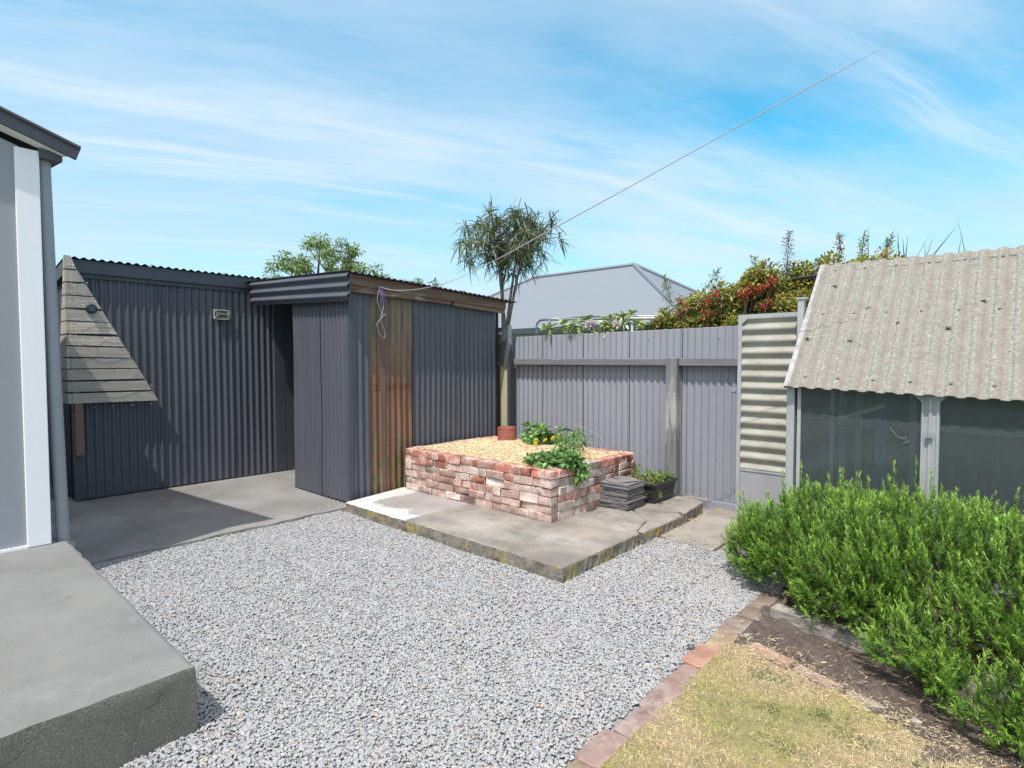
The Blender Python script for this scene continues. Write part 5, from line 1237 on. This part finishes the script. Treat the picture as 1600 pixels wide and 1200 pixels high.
def nandina(base, lab, cl, cols, w):
    return leafy('nandina_bush', base, lab, 'bush', cl, (.055, .022), cols, None, 'bushes behind the fence at right', w=w, stem_r=.006, droop=.25)
def right_bushes():
    G_, Y_, R_, D_, O_ = (.27, .36, .08), (.62, .56, .11), (.42, .06, .045), (.10, .16, .045), (.50, .27, .15)
    def cloud(xr, yr, zf, n, r, k): 
        out = []
        for _ in range(n):
            x = rng.uniform(*xr); out.append(((x, rng.uniform(*yr), zf(x, rng.random())), r * rng.uniform(.7, 1.2), k))
        return out
    # main bush: left low, right high
    zt = lambda x: 1.93 + .46 * np.clip((x + 3.1) / 1.2, 0, 1) ** .8
    nandina((-2.5, 6.2, 0), 'dense green bush with yellow tips rising over the right of the fence', cloud((-3.05, -.9), (5.85, 6.5), lambda x, r: 1.70 + (zt(x) - 1.72) * r ** .7, 150, .11, 200), [G_, Y_, D_, O_], [.29, .38, .14, .19])
    nandina((-2.6, 6.0, 0), 'low dark green bush right behind the fence top', cloud((-3.0, -1.2), (5.72, 5.95), lambda x, r: 1.70 + (.22 + .10 * (x + 3) / 1.8) * r, 60, .085, 190), [G_, Y_, D_, O_], [.35, .26, .24, .15])
    # red berry like clusters
    for (x, y, z, r, lab) in ((-2.38, 5.70, 2.07, .085, 'bright red young foliage left in the bush over the fence'), (-2.06, 5.70, 2.13, .09, 'orange red young foliage in the middle of the bush over the fence'), (-1.87, 5.68, 2.20, .06, 'small red foliage patch high in the bush over the fence'), (-2.72, 5.7, 2.06, .06, 'dull purple red foliage at the left end of the bush'), (-2.95, 5.72, 1.86, .05, 'small dull red foliage low at the left end of the bush'), (-1.86, 5.68, 2.00, .04, 'tiny red foliage patch near the door leaf')):
        leafy('red_shrub_shoot', (x, y, 1.5), lab, 'shrub', [((x + rng.normal(0, r * .6), y, z + rng.normal(0, r * .6)), r * .55, 70) for _ in range(3)], (.03, .014), [(.62, .09, .07), (.45, .05, .05), (.62, .22, .10)] if 'dull' not in lab else [(.38, .15, .11), (.42, .20, .13)], None, 'red shoots in the bush', stem_r=.003)
    # feathery tall shoots
    def plume(x, y, z0, z1, lean, c, lab, wd=.09):
        t = thing('feathery_shoot', (x, y, 1.6), lab, 'shrub', 'shoots above the bush'); f = MB(); s = MB()
        a = np.array([x, y, z0]); b = np.array([x + lean, y, z1]); P = np.array([a + (b - a) * q + np.array([0, 0, 0]) for q in np.linspace(0, 1, 8)]); s.tube(np.vstack([[x, y, 1.55], P]), .003, 5)
        n = 300; fr = rng.random(n); d = rand_dir(n); wdt = wd * (1 - fr) ** .6 + .012
        Pp = a + (b - a) * fr[:, None] + d * (wdt * rng.random(n))[:, None]; blades(f, Pp, unit(d + (b - a) * .6), rng.uniform(.02, .04, n), .010, .1, jitter_cols(None, n, .2, c), prof=(.3, 1, .1))
        f.build('foliage', M['leaf'], t); s.build('stem', M['twig'], t)
    plume(-1.80, 6.2, 2.35, 2.78, .02, [(.30, .20, .16), (.25, .16, .14), (.3, .3, .15)], 'tall purplish feathery shoot above the middle of the bush')
    plume(-1.32, 6.2, 2.32, 2.68, .0, [(.40, .18, .12), (.34, .30, .12)], 'reddish feathery shoot left of the greenhouse roof corner', .07)
    plume(-1.14, 6.2, 2.3, 2.66, .02, [(.38, .38, .10), (.30, .32, .10)], 'yellow green feathery shoot beyond the greenhouse roof', .06)
    plume(-1.0, 6.2, 2.3, 2.60, .10, [(.38, .38, .10), (.30, .32, .10)], 'yellow shoot leaning right beyond the greenhouse roof', .05)
    plume(-2.95, 6.0, 2.05, 2.42, -.10, [(.30, .32, .10), (.18, .25, .07)], 'yellow green shoot at the left end of the bush', .12)
    plume(-2.75, 6.0, 2.0, 2.44, .33, [(.25, .30, .09), (.16, .23, .07)], 'shoot leaning right over the left of the bush', .08)
    plume(-2.0, 6.1, 2.2, 2.55, -.10, [(.33, .34, .10), (.22, .27, .08)], 'short green shoot left of the tallest feathery shoot', .10)
    # cordyline spikes
    t = thing('spiky_plant', (-.75, 6.6, 0), 'grey green plant whose thin spikes show above the greenhouse roof', 'plant'); f = MB()
    k = 16; P = np.tile(np.array([-.85, 6.6, 2.1]), (k, 1)) + rng.normal(0, .12, (k, 3)) * [1.6, .4, .2]; D = rand_dir(k, 4.0)
    blades(f, P, unit(D), rng.uniform(.5, .78, k), .014, .0, jitter_cols((.16, .17, .14), k, .2), prof=(1, 1, .7, .1)); f.build('foliage', M['leaf'], t)
    m = MB(); m.tube([(-.85, 6.6, 0), (-.85, 6.6, 2.15)], .05, 10); m.build('stem', M['bark'], t)
right_bushes()

def lancewood():
    base = np.array([-5.77, 6.25, 0]); t = thing('lancewood_tree', tuple(base), 'slender many stemmed tree with long drooping narrow leaves', 'tree')
    s = MB(); f = MB()
    fork = np.array([-5.77, 6.25, 1.95]); s.tube([base, base * .5 + fork * .5, fork], [.055, .05, .05], 10)
    C = np.array([-5.68, 6.25, 3.28])
    tips = []
    limbs = [(-.34, 3.0), (-.14, 3.1), (.04, 3.2), (.24, 3.1), (.46, 2.95)]
    for i, (dx, z) in enumerate(limbs):
        e = np.array([fork[0] + dx * 1.0, fork[1] + rng.uniform(-.3, .3), z]); m = fork * .55 + e * .45 + np.array([dx * .08, 0, 0.05])
        s.tube([fork + [dx * .1, 0, -.05], fork * .8 + m * .2 + [dx * .1, 0, 0], m, m * .4 + e * .6, e], [.024, .022, .019, .016, .012], 8)
        for j in range(20):
            d = rand_dir(1, .15)[0]; q = C + d * np.array([.88, .8, .47]) * rng.random() ** .36
            mm = (e + q) / 2 + rng.normal(0, .04, 3) + [0, 0, .03]; s.tube([e - (e - m) * rng.uniform(0, .3), mm, q], [.012, .008, .005], 5); tips.append(q)
    for q in tips:
        k = 21; D = rand_dir(k, .3); P = q - np.outer(rng.random(k), [0, 0, .08]) + rng.normal(0, .012, (k, 3))
        blades(f, P, D, rng.uniform(.15, .29, k), rng.uniform(.012, .019, k), rng.uniform(.15, .75, k), jitter_cols(None, k, .2, [(.14, .18, .09), (.21, .25, .14), (.30, .31, .18), (.09, .11, .065)], [.35, .3, .2, .15]), prof=(.4, .9, 1, .9, .7, .1))
    f.build('foliage', M['leaf'], t); s.build('trunk', M['bark'], t, smooth=True)
lancewood()

def elder():
    base = (-10.3, 6.0, 0); t = thing('leafy_tree', base, 'bright green leafy tree top above the roofs of the sheds', 'tree'); s = MB(); f = MB()
    s.tube([(-10.3, 6, 0), (-10.3, 6, 1.4), (-10.25, 6, 2.6)], [.12, .10, .07], 10)
    for i in range(75):
        fr = rng.random(); y = 5.0 + 2.2 * fr; top = 3.25 + .62 * math.sin(math.pi * min(1, fr * 1.0 + .05)) ** .6
        c = np.array([-10.3 + rng.normal(0, .35), y, rng.uniform(2.75, top)]); r = rng.uniform(.12, .2); k = 95
        if rng.random() < .5: s.tube([(-10.25, 6, 2.5), (-10.25 + rng.normal(0, .1), (6 + y) / 2, (2.6 + c[2]) / 2), c], [.035, .02, .008], 6)
        d = rand_dir(k); P = c + d * r * (rng.random((k, 1)) ** .5) * [1, 1, .6]
        blades(f, P, unit(d + rand_dir(k) * .5), rng.uniform(.05, .09, k), rng.uniform(.02, .034, k), .3, jitter_cols(None, k, .22, [(.26, .36, .11), (.38, .48, .20), (.15, .23, .07)], [.45, .3, .25]), prof=(.25, 1, .8, .05))
    f.build('foliage', M['leaf'], t); s.build('trunk', M['bark'], t)
    # small separate top seen over the small shed roof
    leafy('small_tree', (-9.2, 7.4, 0), 'tiny bit of pale green tree top over the small shed roof', 'tree', [((-9.2 + rng.normal(0, .15), 7.4 + rng.normal(0, .25), 3.02 + rng.normal(0, .05)), .09, 40) for _ in range(7)], (.07, .026), [(.20, .28, .10), (.12, .19, .06)], M['bark'], stem_r=.012)
elder()

def frame_tubes():
    t = thing('tube_frame', (-4.6, 6.6, 0), 'galvanised bent tube frame standing just beyond the fence', 'frame')
    Y = 6.5; m = MB()
    def arc(p): return m.tube(p, .016, 8)
    x0 = -5.36
    arc([(x0, Y, 0), (x0, Y, 1.98), (x0 + .02, Y, 2.03), (x0 + .07, Y, 2.06), (x0 + .15, Y, 2.065), (-4.2, Y, 2.03), (-2.9, Y, 1.97)])
    arc([(x0 + .25, Y, 0), (x0 + .25, Y, 2.06)]); arc([(-4.9, Y + .6, 2.13), (-4.6, Y + .6, 2.12), (-2.9, Y + .6, 2.02)]); arc([(x0 + .15, Y, 2.065), (x0 + .3, Y + .3, 2.10), (x0 + .46, Y + .6, 2.13)])
    arc([(-3.3, Y, 0), (-3.3, Y, 1.98)]); arc([(-4.1, Y + .6, 0), (-4.1, Y + .6, 2.09)])
    m.build('tubes', M['galv'], t, smooth=True)
frame_tubes()

def neighbour():
    t = thing('neighbour_house', (-10, 17, 0), 'neighbouring house with large pale grey hip roof beyond the fence', 'house')
    ye, yr = 13.0, 16.6; ze = 2.44
    XL, XR = -15.6, -5.1 ; zr = 4.62; rL, rR = -13.83, -9.52
    XR = rR + (yr - ye); XL = rL - (yr - ye)
    r = MB(); yb = yr + (yr - ye)
    A = [(XL, ye, ze), (XR, ye, ze), (XR, yb, ze), (XL, yb, ze), (rL, yr, zr), (rR, yr, zr)]
    r.add(A, [(0, 1, 5, 4), (1, 2, 5), (2, 3, 4, 5), (3, 0, 4)]); ro = r.build('roof', M['neigh_roof'], t)
    c = MB()
    for a, b in ((1, 5), (2, 5), (0, 4), (4, 5)): 
        p, q = np.array(A[a]), np.array(A[b]); c.tube([p + [0, 0, .02], q + [0, 0, .02]], .07, 6)
    c.build('ridge_cap', M['neigh_roof'], ro)
    g = MB(); g.box((XL - .1, ye - .12, ze - .16), (XR + .1, ye + .02, ze + .01)); g.box((XR - .02, ye - .12, ze - .16), (XR + .12, yb, ze + .01)); g.build('gutter', M['neigh_trim'], t)
    w = MB(); w.box((XL + .5, ye + .5, 0), (XR - .5, yb - .5, ze - .05)); w.box((XL + .1, ye + .02, ze - .2), (XR - .02, yb, ze - .165)); w.build('wall', M['neigh_wall'], t)
neighbour()

# ---------------------------------------------------------------- washing line and its loose tail
def clothes_line():
    t = thing('clothes_line', (-4.83, 3.32, 2.25), 'long pale cord running from the small shed up across the sky', 'cord')
    P0 = np.array([-4.79, 3.33, 2.20]); P1 = np.array([-.57, 4.2, 3.43])
    m = MB(); pts = []
    for f in np.linspace(0, 1, 60):
        p = P0 + (P1 - P0) * f; p = p.copy(); p[2] -= np.interp(f, [0, .03, .06, .11, .16, .20, .25, .35, .45, .6, .8, 1], [0, .075, .13, .195, .24, .262, .27, .245, .205, .15, .07, 0]); pts.append(p)
    pts = np.array(pts); rad = np.interp(np.linspace(0, 1, 60), [0, .3, .35, .55, .6, .9, 1], [.003, .003, .0042, .0048, .0038, .0036, .001]); m.tube(pts, rad, 8); m.build('cord', M['rope'], t, smooth=True)
    m = MB()
    loop = [(0, 3.33, 2.20), (0, 3.30, 2.10), (0, 3.295, 2.05), (0, 3.34, 1.97), (0, 3.355, 1.93), (0, 3.40, 1.935), (0, 3.405, 1.915), (0, 3.37, 1.915), (0, 3.34, 1.88), (0, 3.29, 1.83), (0, 3.30, 1.79), (0, 3.35, 1.70), (0, 3.385, 1.68), (0, 3.395, 1.72), (0, 3.37, 1.80), (0, 3.335, 1.855), (0, 3.35, 1.92), (0, 3.385, 2.01), (0, 3.375, 2.08), (0, 3.34, 2.15)]
    L_ = np.array(loop); L_[:, 0] = -4.785 + .006 * np.sin(np.arange(len(L_)))
    q = []
    for i in range(len(L_) - 1):
        for f in (0, .33, .66): q.append(L_[i] * (1 - f) + L_[i + 1] * f)
    q = np.array(q); q[1:-1] = (q[:-2] + q[1:-1] + q[2:]) / 3; m.tube(q, .0028, 6); m.build('loose_tail', M['rope'], t, smooth=True)
    m = MB()
    for k in range(7): m.tube([(-4.788, 3.33 + .004 * k, 2.18), (-4.78 + .003 * k, 3.335 + .008 * k, 2.12), (-4.785, 3.345 + .010 * k, 2.03 + .012 * (k % 3))], .0018, 5)
    m.tube([(-4.79, 3.33, 2.21), (-4.79, 3.335, 2.14)], .010, 8)
    m.build('frayed_twine', M['purple'], t)
clothes_line()
